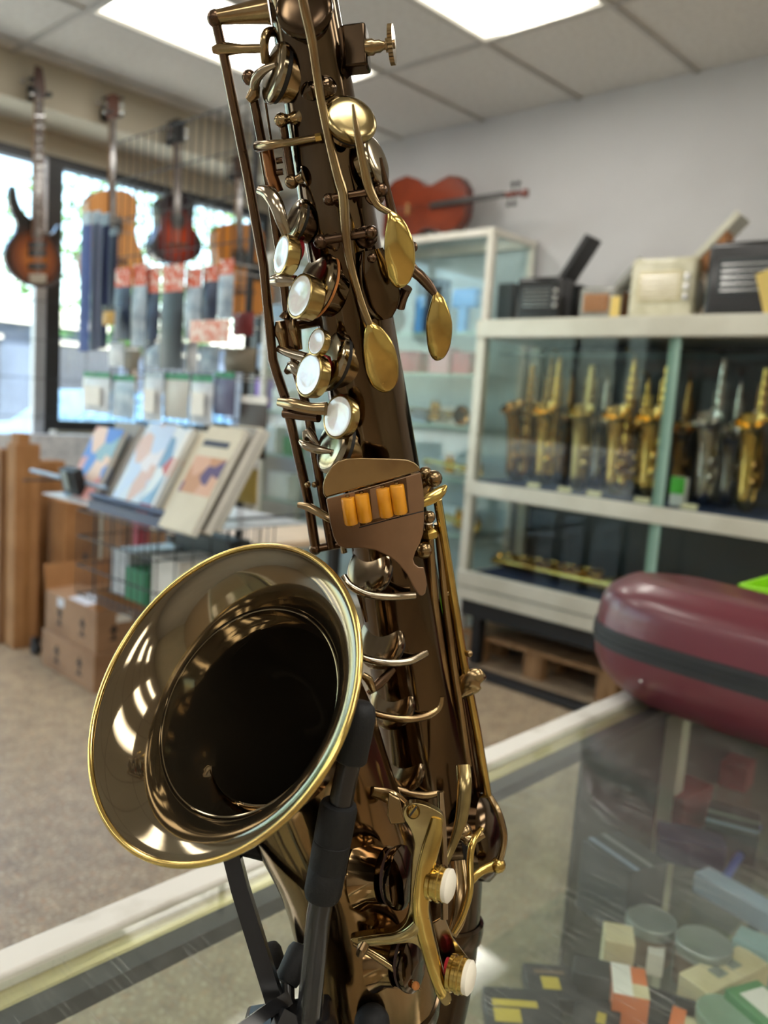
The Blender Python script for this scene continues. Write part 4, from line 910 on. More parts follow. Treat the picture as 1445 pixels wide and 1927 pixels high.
vbox('display_box', 960, 520, 3.62, SHZ[0], .10, .26, .06, M_DGREY, 'dark grey box at the right end of the cabinet top shelf')
vbox('display_box', 780, 650, 3.56, SHZ[1], .16, .12, .10, M_PINK, 'crimson box, leftmost of the red boxes in the cabinet')
vbox('display_box', 838, 650, 3.60, SHZ[1], .14, .15, .10, M_PNK2, 'rosy pink box between the two crimson boxes')
vbox('display_box', 880, 650, 3.56, SHZ[1], .12, .12, .10, M_PINK, 'crimson box, rightmost of the red boxes in the cabinet')
def trumpet(pa, pb, label, m):
    t = thing('trumpet', (pa+pb)/2-V((0, 0, .05)), label, 'trumpet', 'brass instruments in the corner cabinet')
    d = (pb-pa); L = d.length; d.normalize(); u = V((0, 0, 1)); s = d.cross(u).normalized()
    MB().sweep([pa, pa+d*L*.35, pa+d*L*.7, pa+d*L*.85, pa+d*L*.94, pb], [.007, .008, .013, .02, .034, .055], n=18, cap=False).obj('bell', m, t)
    MB().sweep(crom([tuple(pa+d*L*.85+s*.05), tuple(pa+d*L*.2+s*.05), tuple(pa+d*L*.1+s*.03-u*.02), tuple(pa+d*L*.2-u*.035), tuple(pa+d*L*.7-u*.035), tuple(pa+d*L*.78-u*.02), tuple(pa+d*L*.7)], 4), .006, n=8).obj('tubing', m, t)
    for k in range(3):
        v = MB().cyl(pa+d*(L*.45+.028*k)-u*.045, pa+d*(L*.45+.028*k)+u*.045, .012, n=12).obj('valve', m, t); MB().cyl(pa+d*(L*.45+.028*k)+u*.045, pa+d*(L*.45+.028*k)+u*.065, .005, n=8).obj('valve_cap', m, v)
    return t
for (x0, y0, x1, y1, X, z, lab) in ((775, 725, 868, 775, 3.55, SHZ[2], 'brass trumpet on the middle shelf of the corner cabinet'), (800, 850, 895, 880, 3.55, SHZ[3], 'brass trumpet on the lower shelf of the corner cabinet'), (835, 975, 890, 1000, 3.55, SHZ[4], 'brass trumpet on the lowest visible cabinet shelf')):
    a = atX(x0, y0, X+.07); b = atX(x1, y1, X-.03); a.z = z+.075; b.z = z+.058
    trumpet(a, b, lab, M_BRNZ if z > 1 else M_BRASS)
vbox('display_box', 850, 740, 3.66, SHZ[2], .18, .10, .08, M_PAPER, 'white carton behind the trumpet on the middle cabinet shelf')
vbox('display_box', 790, 780, 3.66, SHZ[2], .20, .07, .12, M_LBLUE, 'pale blue tray behind the trumpet on the middle cabinet shelf', 'tray')
vbox('display_box', 860, 860, 3.70, SHZ[3], .22, .09, .08, mat('ice_white', '#cfdde0', .4), 'ice white carton behind the lower trumpet in the cabinet')
vbox('display_box', 850, 985, 3.70, SHZ[4], .22, .12, .08, mat('ice_white2', '#c3d2d8', .4), 'pale carton at the bottom of the cabinet')
for i, (x, s, w, h, m, lab) in enumerate(((505, 1, .12, .16, M_LBLUE, 'pale blue box at the far left end of the cabinet, second shelf'), (540, 2, .16, .14, M_PAPER, 'white box at the far left of the cabinet middle shelf'),
      (500, 2, .08, .20, mat('violet', '#8a63b8', .5), 'violet box at the far left of the cabinet middle shelf'), (520, 3, .18, .18, M_PAPER, 'white carton at the left of the cabinet fourth shelf'), (560, 3, .10, .12, M_GRN, 'green box at the left of the cabinet fourth shelf'), (545, 4, .2, .16, M_PAPER, 'white carton at the left of the cabinet bottom shelf'), (530, 0, .2, .2, M_LBLUE, 'pale blue carton at the far left of the cabinet top shelf'))):
    vbox('display_box', x, 700, 3.58, SHZ[s], w, h, .1, m, lab)

# ================================================================== VIOLA ON THE CABINET
va = thing('viola', (3.6, 3.2, VZ), 'red-brown viola lying on its side on top of the corner glass cabinet', 'viola')
M_VIO = mat('red_brown_varnish', '#7c3016', .25, col2='#5c200e', scale=5, coat=.5)
out = [(0, .085), (.05, .115), (.11, .125), (.17, .105), (.205, .078), (.24, .076), (.28, .088), (.32, .098), (.37, .088), (.40, .05), (.405, .02)]
oy, oz = 3.31, VZ+.192
pl_ = [V((3.58, oy-(s-.15)*1.5, oz+h*1.52)) for s, h in out]+[V((3.58, oy-(s-.15)*1.5, oz-h*1.52)) for s, h in reversed(out)]
tl = V((.0, 0, 0))
MB().prism(pl_, (.075, 0, 0)).obj('body', M_VIO, va, bevel=.006, seg=3)
MB().obox((3.562, oy-.40, oz), (.012, 0, 0), (0, .50, 0), (0, 0, .030)).obj('fingerboard', mat('ebony', '#2a2626', .35), va, bevel=.003)
ne = V((3.575, oy-.655, oz))
MB().sweep([V((3.585, oy-.36, oz)), ne], [.013, .011], n=10).obj('neck', M_VIO, va)
sc_ = MB().sweep([ne, ne+V((.004, -.06, 0)), ne+V((.012, -.085, 0))], [.013, .011, .010], n=10).obj('pegbox', M_VIO, va)
MB().lathe([(0, -.02), (.018, -.018), (.02, 0), (.018, .018), (0, .02)], ne+V((.015, -.10, 0)), (0, 0, 1), 16).obj('scroll', M_VIO, sc_)
for k in range(4):
    y = -.015-.017*k; s = 1 if k % 2 else -1
    pg = MB().cyl(ne+V((0, y, -s*.012)), ne+V((0, y, s*.04)), .0035, n=8).obj('peg', M_BLK, va); MB().ball(ne+V((0, y, s*.05)), .012, 10, .9).obj('peg_head', M_BLK, pg)
MB().obox((3.57, oy+.02, oz), (.02, 0, 0), (0, .006, 0), (0, 0, .06)).obj('bridge', mat('maple', '#c9a36a', .5), va)
for s in (-.006, .006): MB().cyl((3.556, oy+.1, oz+s), (3.556, oy-.65, oz+s), .0012, n=5).obj('string', M_CHROME, va)

# ================================================================== ACCORDIONS
def accordion(yc, X, w, d, h, z, mbody, mtrim, label, tilt, slab, mslab, strap=True, rot=0.0):
    """bellows box, grille front, keyboard slab standing up at an angle"""
    t = thing('accordion', (X, yc, z), label, 'accordion', 'accordions on top of the display case', rot)
    def L(name, m, b, par=None, bev=.004): return b.obj(name, m, par or t, bevel=bev, seg=3, world=False)
    L('treble_casing', mbody, MB().box(-d/2, -d/2+d*.38, -w/2, w/2, 0, h), None, .018)
    for k in range(6): L('bellows_fold', mbody if k % 2 else mtrim, MB().box(-d/2+d*(.39+.045*k), -d/2+d*(.425+.045*k), -w/2+.008+.006*(k % 2), w/2-.008-.006*(k % 2), .006, h*.93-.006*(k % 2)), None, .002)
    L('bass_casing', mbody, MB().box(d/2-d*.33, d/2, -w/2, w/2, 0, h*.96), None, .014)
    g = L('grille', mtrim, MB().box(-d/2-.006, -d/2+.002, -w*.30, w*.36, h*.28, h*.78), None, .004)
    for k in range(5): L('grille_bar', M_CHROME, MB().box(-d/2-.009, -d/2-.005, -w*.26, w*.32, h*(.34+.085*k), h*(.355+.085*k)), g, 0)
    for k in range(3): L('register_switch', M_CHROME, MB().box(-d/2-.012, -d/2, -w*.42, -w*.34, h*(.3+.16*k), h*(.4+.16*k)), None, .003)
    ct, st = math.cos(tilt), math.sin(tilt)
    kb = MB(); n_ = slab; ax = V((0, -ct, st))*n_; 
    base = V((-d*.1, -w*.22, h*.80)); kb.obox(base+ax/2, ax, (d*.45, 0, 0), V((0, st, ct))*.03)
    ko = L('keyboard', mslab, kb, None, .004)
    if strap: L('keyboard_underside', M_TAN, MB().prism([base+V((d*.1, 0, -.01)), base+V((d*.1, 0, -.01))+ax*.8, base+V((d*.1, -w*.05, -.02))+V((0, ax.y*.75, 0))], (-d*.3, 0, 0)), None, 0)
    nk = 14
    for k in range(nk):
        c = base+ax*((k+.5)/nk)+V((-d*.05, st, ct))*.0+V((0, -st, -ct))*-.018
        L('key', M_PAPER if k % 3 else M_BLK, MB().obox(c, ax/nk*.85, (d*.3, 0, 0), V((0, st, ct))*.008), ko, 0)
    if strap:
        MB().sweep(crom([(-d*.3, -w*.5, h*.75), (-d*.4, -w*.66, h*.55), (-d*.4, -w*.68, h*.2), (-d*.3, -w*.52, .02)], 5), [.018]*16, [.004]*16, up=(1, 0, 0), n=8).obj('strap', mslab if mslab is not M_VSLAB else M_WSTRAP, t, world=False)
    return t
M_PBLK = mat('gloss_black', (.006, .006, .007), .22, coat=.15); M_IVORY = mat('ivory_celluloid', '#cfcbb2', .2, col2='#bdb99c', scale=20, coat=.4); M_GREYC = mat('grey_celluloid', '#8d8d86', .25, col2='#75756e', scale=60, coat=.3)
M_VSLAB = mat('ivory_slab', '#c9c7b4', .3); M_WSTRAP = mat('cream_strap', '#b9ab97', .6); M_TAN = mat('tan_leather', '#a9713f', .6); M_YTAG = mat('yellow_tag', '#d9bd6a', .6)
zt = 1.713
def ya(x, y=560, X=3.50): return atX(x, y, X).y
accordion(ya(1030), 3.55, .24, .30, .21, zt, M_PBLK, M_DGREY, 'black accordion beside the tall cabinet, leftmost on the case', math.radians(58), .27, M_BLK, False, .1)
accordion(ya(1135), 3.55, .18, .24, .155, zt, M_GREYC, M_TAN, 'small grey accordion with tan grille and paper tag', math.radians(50), .20, M_GREYC, False, .1)
accordion(ya(1258), 3.55, .28, .32, .255, zt, M_IVORY, M_CRM, 'ivory white accordion with raised keyboard on the display case', math.radians(48), .30, M_VSLAB, True, .1)
accordion(ya(1432), 3.53, .36, .34, .29, zt, M_PBLK, M_DGREY, 'large glossy black accordion cut off by the right edge', math.radians(35), .28, M_PBLK, False, .05)
p = atX(1158, 570, 3.38); tag(MB().box(3.378, 3.382, p.y-.022, p.y+.022, zt, zt+.10).obj('paper_tag', M_YTAG), 'pale yellow paper tag standing in front of the small grey accordion', 'tag')
p = atX(1440, 530, 3.32); tag(MB().obox((3.322, p.y-.01, zt+.085), (.004, 0, 0), (0, .05, -.02), (0, .05, .15)).obj('paper_tag', M_YTAG), 'yellow strap tag on the large black accordion at the right edge', 'tag')

# ================================================================== GUITARS ON THE BULKHEAD
def burst(name, c, rx, rz, cols, rough=.18):
    m = mat(name, (.1, .1, .1), rough, coat=.5); t = m.node_tree; L = t.links.new; b = t.nodes['Principled BSDF']
    tc = t.nodes.new('ShaderNodeTexCoord'); mp = t.nodes.new('ShaderNodeMapping'); mp.vector_type = 'POINT'
    mp.inputs['Location'].default_value = (-c[0]/rx, 0, -c[1]/rz); mp.inputs['Scale'].default_value = (1/rx, 0, 1/rz)
    L(tc.outputs['Object'], mp.inputs[0])
    ln = t.nodes.new('ShaderNodeVectorMath'); ln.operation = 'LENGTH'; L(mp.outputs[0], ln.inputs[0])
    rp = t.nodes.new('ShaderNodeValToRGB'); e = rp.color_ramp.elements
    e[0].position, e[0].color = cols[0][0], srgb(cols[0][1]); e[1].position, e[1].color = cols[-1][0], srgb(cols[-1][1])
    for q, c_ in cols[1:-1]: x = e.new(q); x.color = srgb(c_)
    L(ln.outputs[1], rp.inputs[0]); L(rp.outputs[0], b.inputs['Base Color']); return m
GYP = 4.33
M_FRET = mat('rosewood', '#5a4030', .5, col2='#463024', scale=20, stretch=(6, 6, 1)); M_NECK = mat('maple_neck', '#8d6a48', .4)
def hanger(p, label):
    t = thing('guitar_hanger', V((p.x, YB, p.z)), label, 'hanger', 'guitar hangers on the bulkhead')
    MB().obox((p.x, YB-.008, p.z), (.05, 0, 0), (0, .016, 0), (0, 0, .07)).obj('plate', M_BLK, t, bevel=.003)
    MB().cyl((p.x, YB-.016, p.z), (p.x, GYP-.01, p.z-.01), .006, n=8).obj('arm', M_BLK, t)
    for s in (-1, 1): 
        MB().sweep([V((p.x, GYP+.02, p.z-.012)), V((p.x+s*.032, GYP+.0, p.z-.015)), V((p.x+s*.034, GYP-.05, p.z-.008))], .007, n=8).obj('prong', M_BLK, t)
    MB().ball((p.x-.055, YB-.025, p.z+.045), .014, 12).obj('cap', M_CHROME, t)
def gp(x, y, dy=0): return atY(x, y, GYP+dy)
def bass():
    bot = gp(72, 541)
    t = thing('bass_guitar', bot, 'sunburst electric bass guitar hanging at the left edge of the window', 'bass guitar')
    o = [(24, 347), (31, 356), (35, 377), (45, 398), (60, 412), (84, 436), (100, 439), (112, 422), (116, 427), (116, 446), (111, 467), (118, 488), (118, 515), (107, 534), (83, 541), (45, 533), (21, 512), (9, 484), (14, 460), (29, 439), (33, 418), (22, 394), (17, 370), (19, 353)]
    o = crom(o+[o[0]], 3)[:-1]
    pts = [gp(*q) for q in o]; c = gp(66, 487)-bot
    m = burst('tobacco_sunburst', (c.x, c.z), .165, .175, ((.15, '#a8601c'), (.5, '#7a3c10'), (.8, '#2c1409'), (1.0, '#0d0806')))
    MB().prism(pts, (0, .04, 0)).obj('body', m, t, bevel=.008, seg=3)
    MB().prism([gp(61, 448, -.012), gp(83, 448, -.012), gp(82, 186, -.012), gp(67, 186, -.012)], (0, .03, 0)).obj('neck', M_NECK, t, bevel=.004)
    fb = MB().prism([gp(61, 448, -.018), gp(83, 448, -.018), gp(82, 188, -.018), gp(67, 188, -.018)], (0, .006, 0)).obj('fretboard', M_FRET, t)
    for k in range(16):
        y = 195+250*(1-.944**(k+1))/(1-.944**17); MB().prism([gp(66, y, -.02), gp(83, y, -.02), gp(83, y+1, -.02), gp(66, y+1, -.02)], (0, .003, 0)).obj('fret', M_CHROME, fb)
    for y in (232, 263, 292, 317, 360, 400, 434): MB().lathe([(0, -.001), (.006, 0), (.006, .003)], gp(74, y, -.0205), (0, 1, 0), 12).obj('inlay', M_PAPER, fb)
    hd = MB().prism([gp(*q, -.005) for q in ((65, 186), (84, 186), (87, 172), (84, 150), (80, 128), (68, 122), (66, 135), (63, 160))], (0, .016, 0)).obj('headstock', mat('bass_head', '#4e2c1c', .3), t, bevel=.002)
    for i, (x, y) in enumerate(((62, 178), (60, 165), (62, 150), (90, 178))): MB().cyl(gp(x, y), gp(x+(6 if x > 80 else -6), y), .012, n=10).obj('tuner', M_BLK if i else M_CHROME, hd)
    for y, h in ((455, 12), (470, 12), (495, 11)): MB().prism([gp(55, y, -.012), gp(88, y, -.012), gp(88, y+h, -.012), gp(55, y+h, -.012)], (0, .014, 0)).obj('pickup', M_BLK, t, bevel=.002)
    MB().prism([gp(56, 516, -.014), gp(88, 516, -.014), gp(87, 533, -.014), gp(57, 533, -.014)], (0, .016, 0)).obj('bridge', mat('nickel', (.55, .5, .42), .3, 1), t, bevel=.002)
    for k in range(4): MB().cyl(gp(66+4*k, 520, -.024), gp(69+3.2*k, 175, -.022), .0012, n=5).obj('string', M_CHROME, t)
    hanger(gp(74, 172), 'black wall hanger holding the bass guitar')
bass()
def acoustic(xc, yt, yb, wu, ww, wl, ytop, m, label, mhead, hole, guard, lean=0, bridge=True, part=None):
    """photo measurements of a body hanging flat in the plane of the bulkhead"""
    bot = gp(xc+lean, yb); t = thing('acoustic_guitar', bot, label, 'guitar', 'guitars hanging in the window')
    H = yb-yt
    prof = [(0, .0), (.0, .35), (.02, .62), (.07, .86), (.16, 1.0), (.26, .97), (.36, .88), (.43, .0), (.52, .0), (.62, .0), (.75, 1.0), (.86, .95), (.95, .72), (.99, .4), (1, 0)]
    ctrl = [(0, 0), (0, wu*.4), (.03, wu*.72), (.10, wu*.96), (.17, wu), (.26, wu*.95), (.36, ww*1.02), (.42, ww), (.50, ww*1.06), (.60, wl*.88), (.70, wl*.99), (.76, wl), (.86, wl*.92), (.94, wl*.68), (.985, wl*.36), (1, 0)]
    L_ = [(xc+lean*s-w, yt+H*s) for s, w in ctrl]; R_ = [(xc+lean*s+w, yt+H*s) for s, w in reversed(ctrl)]
    pts = [gp(*q) for q in L_+R_[1:-1]]
    mm = m(bot, gp(xc+lean*.6, yt+H*.62)) if callable(m) else m
    MB().prism(pts, (0, .09, 0)).obj('body', mm, t, bevel=.006, seg=2)
    hc = gp(xc+lean*.35, yt+H*.36, -.001)
    sh = MB().lathe([(0, 0), (hole, 0), (hole, .003), (0, .003)], hc, (0, -1, 0), 28).obj('soundhole', M_BLK, t)
    MB().sweep([hc+V((math.cos(a)*hole*1.18, -.002, math.sin(a)*hole*1.18)) for a in [2*math.pi*k/28 for k in range(28)]], .004, .0015, up=(0, 1, 0), n=6, closed=True).obj('rosette', mat('rosette', '#4a2e1c', .4), sh)
    if guard:
        MB().prism([gp(xc+lean*.4+a*wl, yt+H*b, -.002) for a, b in ((.12, .44), (.55, .40), (.70, .52), (.58, .62), (.28, .58))], (0, .003, 0)).obj('pickguard', M_BLK, t)
    yj = yt+H*.28; nw = 6.5
    MB().prism([gp(xc-nw, yj, -.014), gp(xc+nw, yj, -.014), gp(xc+nw*.8, ytop+48, -.014), gp(xc-nw*.8, ytop+48, -.014)], (0, .025, 0)).obj('neck', M_NECK, t, bevel=.003)
    MB().prism([gp(xc-nw, yj, -.019), gp(xc+nw, yj, -.019), gp(xc+nw*.8, ytop+50, -.019), gp(xc-nw*.8, ytop+50, -.019)], (0, .006, 0)).obj('fretboard', M_FRET, t)
    hd = MB().prism([gp(*q, -.004) for q in ((xc-8, ytop+48), (xc+8, ytop+48), (xc+12, ytop+38), (xc+11, ytop+4), (xc, ytop), (xc-11, ytop+4), (xc-12, ytop+38))], (0, .016, 0)).obj('headstock', mhead, t, bevel=.002)
    for k in range(3):
        for s in (-1, 1): MB().cyl(gp(xc+s*11, ytop+10+12*k), gp(xc+s*19, ytop+10+12*k), .008, n=8).obj('tuner', M_CHROME if k else M_BLK, hd)
    if bridge: MB().prism([gp(xc+lean*.7+a, yt+H*b, -.006) for a, b in ((-wl*.42, .70), (wl*.42, .70), (wl*.42, .745), (-wl*.42, .745))], (0, .008, 0)).obj('bridge', M_FRET, t, bevel=.002)
    for k in range(6): MB().cyl(gp(xc+lean*.7-5+2*k, yt+H*.72, -.02), gp(xc-4.4+1.76*k, ytop+46, -.022), .0009, n=4).obj('string', M_CHROME, t)
    hanger(gp(xc, ytop+36), label.split(' guitar')[0].split(' acoustic')[0]+' guitar: black wall hanger above it')
M_SPR = mat('spruce_top', '#c98d4e', .3, col2='#b87a3d', scale=4, stretch=(20, 1, .6), coat=.4)
acoustic(213, 357, 545, 47, 41, 58, 175, M_SPR, 'natural blond acoustic guitar hanging in front of the window', mat('head_brown', '#6a3a24', .35), .05, False, 4)
dkb = lambda bot, c: burst('cherry_sunburst', ((c-bot).x, (c-bot).z), .20, .26, ((.1, '#b2431b'), (.4, '#7c2412'), (.7, '#241014'), (1, '#0b0c14')))
acoustic(334, 366, 497, 34, 31, 48, 222, dkb, 'dark cherry sunburst acoustic guitar behind the wire panel', M_BLK, .045, False, 0)
acoustic(452, 420, 600, 46, 40, 62, 290, mat('amber_top', '#c07a2c', .3, col2='#ad6a22', scale=4, stretch=(20, 1, .6), coat=.4), 'amber acoustic guitar with black pickguard beside the saxophone rod', M_FRET, .055, True, 2)

# ================================================================== WIRE PANELS
def wirepanel(name, o, ax, W_, z0, z1, nv, nh, label, r=.0026):
    t = thing(name, V((o.x+ax.x*W_/2, o.y+ax.y*W_/2, 0)), label, 'wire panel')
    c0 = V((t.location.x, t.location.y, 0)); first = None
    for k in range(nv):
        p_ = V((o.x, o.y, 0))+ax*(W_*k/(nv-1))
        if first is None: first = MB().cyl((0, 0, z0), (0, 0, z1), r, n=6).obj('wire', M_WIRE, t, world=False); w = first
        else: w = first.copy(); COL.objects.link(w); w.parent = t
        w.location = p_-c0
    f2 = None
    for k in range(nh):
        z = z0+(z1-z0)*k/(nh-1)
        if f2 is None: f2 = MB().cyl(-ax*W_/2+V((.003, .003, 0)), ax*W_/2+V((.003, .003, 0)), r, n=6).obj('wire', M_WIRE, t, world=False); w = f2
        else: w = f2.copy(); COL.objects.link(w); w.parent = t
        w.location = V((0, 0, z))
    return t
GA = 1.62
gwA = wirepanel('wire_display_panel', V((GA, 2.16, 0)), V((0, 1, 0)), .84, 0.78, 2.17, 18, 11, 'tall black wire grid panel hung with accessories')
MB().cyl((GA, 2.155, 0), (GA, 2.155, 2.17), .012, n=10).obj('post', M_WIRE, gwA); MB().lathe([(.10, 0), (.10, .012), (0, .014)], (GA, 2.155, 0), (0, 0, 1), 24, cap=True).obj('foot', M_WIRE, gwA)
gr = struct(MB().box(1.25, 3.70, 4.60, 4.606, 2.44, 2.446).obj('trim_2', M_WIRE), 'black wire grille inside the window')
for k in range(7): MB().cyl((1.25, 4.603, 1.08+.21*k), (3.7, 4.603, 1.08+.21*k), .0022, n=5).obj('wire', M_WIRE, gr)
for k in range(10): MB().cyl((1.25+.27*k, 4.6, 1.05), (1.25+.27*k, 4.6, 2.44), .0022, n=5).obj('wire', M_WIRE, gr)

# ================================================================== HANGING STOCK
def pillow(x, y0, y1, z0, z1, th):
    """softly bulging bag in the Y-Z plane at x"""
    b = MB(); n = 6; R = []
    for j in range(n+1):
        v = j/n; zz = z0+(z1-z0)*v; row = []
        e = math.sin(math.pi*min(max(v, .04), .96))**.6
        for i in range(n+1): u = i/n; row.append(V((x-th*e*math.sin(math.pi*min(max(u, .03), .97))**.7, y0+(y1-y0)*u, zz)))
        for i in range(n, -1, -1): u = i/n; row.append(V((x+th*.3*e*math.sin(math.pi*u), y0+(y1-y0)*u, zz)))
        R.append(row)
    return b.rings(R)
def packet(name, x0, x1, y0, y1, X, m, label, header=None, hh=.0, th=.018, cat='packet', group='accessories hanging on the wire panel', card=None):
    a = atX((x0+x1)/2, y0, X); b_ = atX((x0+x1)/2, y1, X); ya_ = atX(x1, (y0+y1)/2, X).y; yb_ = atX(x0, (y0+y1)/2, X).y
    t = thing(name, V((X, (ya_+yb_)/2, b_.z)), label, cat, group)
    zt_ = a.z; zh = zt_-(a.z-b_.z)*hh
    pillow(X, ya_, yb_, b_.z, zh, th).obj('bag', m, t)
    if header: MB().box(X-.003, X+.001, ya_+.004, yb_-.004, zh, zt_).obj('header_card', header, t)
    if card: MB().box(X-th-.003, X-th-.001, ya_+(yb_-ya_)*.2, yb_-(yb_-ya_)*.2, b_.z+(zh-b_.z)*.2, b_.z+(zh-b_.z)*.75).obj('label_card', card, t)
    hk = MB().cyl((X-.02, (ya_+yb_)/2, zt_-.008), (GA, (ya_+yb_)/2, zt_-.004), .002, n=5).obj('hook', M_CHROME, gwA)
    return t
M_SLATE = mat('slate_strap', '#3a4460', .7); M_STRB = mat('blue_strap', '#3d5290', .7, col2='#33467d', scale=30); M_STRN = mat('navy_strap', '#222c5c', .7); M_STRG = mat('grey_strap', '#77809a', .7)
M_HRED = mat('orange_red_header', '#c4573a', .6, col2='#d8d0c8', scale=60, thr=(.52, .6)); M_CLR = glass('clear_bag', (.80, .86, .90), .08); M_HGRN = mat('green_header', '#1f7f54', .5)
M_WPK = mat('white_packet', '#c9ccd0', .35, col2='#a9aeb6', scale=30); M_BPK = mat('black_packet', '#14171f', .4); M_NPK = mat('navy_packet', '#1b2740', .4, col2='#2c3d5c', scale=20); M_GPK = mat('grey_blue_packet', '#8497aa', .35, col2='#b4c2cc', scale=30)
M_OLV = mat('olive_brown_box', '#6d6250', .6); M_PUR = mat('purple_grey_packet', '#5a5a78', .4)
for i, (x0, x1, y0, y1, m, w_) in enumerate(((151, 170, 400, 662, M_STRB, 'blue'), (171, 188, 398, 660, M_STRG, 'grey'), (188, 204, 402, 655, M_STRN, 'dark navy'), (205, 221, 430, 575, M_SLATE, 'slate'))):
    packet('guitar_strap', x0, x1, y0, y1, 1.40+.03*i, m, '%s guitar strap hanging beside the blond guitar' % w_, M_GPK, .09, .008, 'strap', 'guitar straps on the wire panel')
row1 = [(216, 246, 505, 640, M_NPK, 'slate blue packet with orange header, first in the upper hanging row'), (249, 276, 498, 652, M_GPK, 'pale grey-blue packet, second in the upper hanging row'), (272, 300, 503, 690, M_NPK, 'long navy packet, third in the upper hanging row'),
        (303, 346, 498, 695, M_BPK, 'long black packet with orange header in the upper hanging row'), (349, 379, 506, 640, M_GPK, 'pale packet right of the long black packet'), (381, 410, 500, 615, M_NPK, 'dark packet, second right of the long black packet'), (412, 440, 488, 600, M_GPK, 'pale silver packet, rightmost in the upper hanging row')]
for i, (x0, x1, y0, y1, m, lab) in enumerate(row1): packet('string_packet', x0, x1, y0, y1, 1.42+.012*(i % 3), m, lab, M_HRED, .26)
packet('flat_card', 357, 432, 602, 645, 1.40, mat('orange_white_card', '#cf7a62', .5, col2='#e3d9cf', scale=50), 'orange and white card pack below the upper hanging row', None, 0, .006, 'card')
packet('small_pouch', 194, 216, 575, 612, 1.36, mat('yellow_pouch', '#b58a28', .5), 'small yellow pouch with black cap below the straps', M_BLK, .3, .01, 'pouch')
packet('box_pack', 425, 482, 655, 702, 1.46, M_OLV, 'olive brown flat box beside the saxophone rod', None, 0, .03, 'box'); packet('box_pack', 440, 478, 588, 632, 1.48, M_DRED, 'dark red box beside the saxophone rod', None, 0, .02, 'box')
row2 = [(157, 207, 700, 776, M_WPK, M_HGRN, 'white packet with green header, first in the lower hanging row'), (211, 254, 706, 786, M_GPK, M_HGRN, 'grey-white packet, second in the lower hanging row'), (272, 306, 700, 792, M_WPK, M_GPK, 'shiny white packet, third in the lower hanging row'),
        (309, 356, 703, 788, mat('cream_packet', '#b9b5ac', .4), M_HGRN, 'cream packet with green header in the lower hanging row'), (360, 401, 706, 798, M_WPK, M_HGRN, 'white packet with blue-grey label right of the cream packet'), (403, 441, 700, 782, M_PUR, M_HGRN, 'purple-grey packet, rightmost in the lower hanging row')]
for i, (x0, x1, y0, y1, m, h, lab) in enumerate(row2): packet('string_packet', x0, x1, y0, y1, 1.40+.012*(i % 2), m, lab, h, .14, .014, card=M_PAPER if i % 2 == 0 else None)
for i, (x0, x1, y0, y1, m, lab) in enumerate(((275, 300, 640, 692, M_GPK, 'small clear blister between the navy and black packets'), (350, 372, 645, 700, M_WPK, 'small white blister under the orange card'), (378, 410, 650, 702, M_GPK, 'grey blister under the orange card'), (236, 262, 655, 695, M_OLV, 'small tan card under the pale packet'), (206, 234, 645, 690, M_WPK, 'small white card under the slate packet'),
      (262, 300, 795, 830, M_BPK, 'small black pack above the music books'), (305, 335, 795, 835, M_GPK, 'small shiny pack above the music books'), (340, 385, 802, 838, M_BPK, 'dark pack above the method book'), (395, 430, 795, 845, M_NPK, 'navy pack above the method book'), (450, 502, 745, 862, mat('dark_brown_pack', '#41362f', .5), 'dark brown boxed item beside the saxophone rod'))):
    packet('blister_pack', x0, x1, y0, y1, 1.44+.01*(i % 3), m, lab, M_PAPER if i % 3 == 0 else None, .12 if i % 3 == 0 else 0, .012)

# ================================================================== BOOK RACK
rk = thing('book_rack', (1.25, 2.2, .9), 'blue-railed wire rack holding the music books', 'rack')
M_RAIL = mat('navy_rail', '#2a3358', .4)
zr = .945
MB().cyl((1.19, 1.80, zr+.012), (1.19, 2.30, zr+.012), .009, n=8).obj('front_rail', M_RAIL, rk)
MB().box(1.18, 1.215, 1.80, 2.30, zr-.03, zr+.0).obj('tray_lip', M_RAIL, rk); MB().box(1.19, 1.60, 1.80, 2.62, zr-.025, zr-.02).obj('tray', M_WPK, rk)
MB().cyl((1.24, 2.30, zr+.03), (1.24, 2.82, zr+.03), .007, n=8).obj('front_rail', M_LBLUE, rk)
for y in (1.82, 2.30, 2.79): MB().cyl((1.20, y, zr+.0), (1.61, y, zr+.0), .004, n=6).obj('side_wire', M_WIRE, rk)
def cover(name, stripes):
    """printed cover: noise-broken blocks of colour over the local plane"""
    m = mat(name, stripes[0], .35, coat=.3); t = m.node_tree; L = t.links.new; b = t.nodes['Principled BSDF']
    tc = t.nodes.new('ShaderNodeTexCoord'); v = t.nodes.new('ShaderNodeTexVoronoi'); v.inputs['Scale'].default_value = 14; L(tc.outputs['Object'], v.inputs[0])
    rp = t.nodes.new('ShaderNodeValToRGB'); rp.color_ramp.interpolation = 'CONSTANT'; e = rp.color_ramp.elements
    e[0].color = srgb(stripes[0]); e[1].position = .35; e[1].color = srgb(stripes[1])
    for i, s in enumerate(stripes[2:]): x = e.new(.5+.12*i); x.color = srgb(s)
    L(v.outputs['Color'], rp.inputs[0]); L(rp.outputs[0], b.inputs['Base Color']); return m
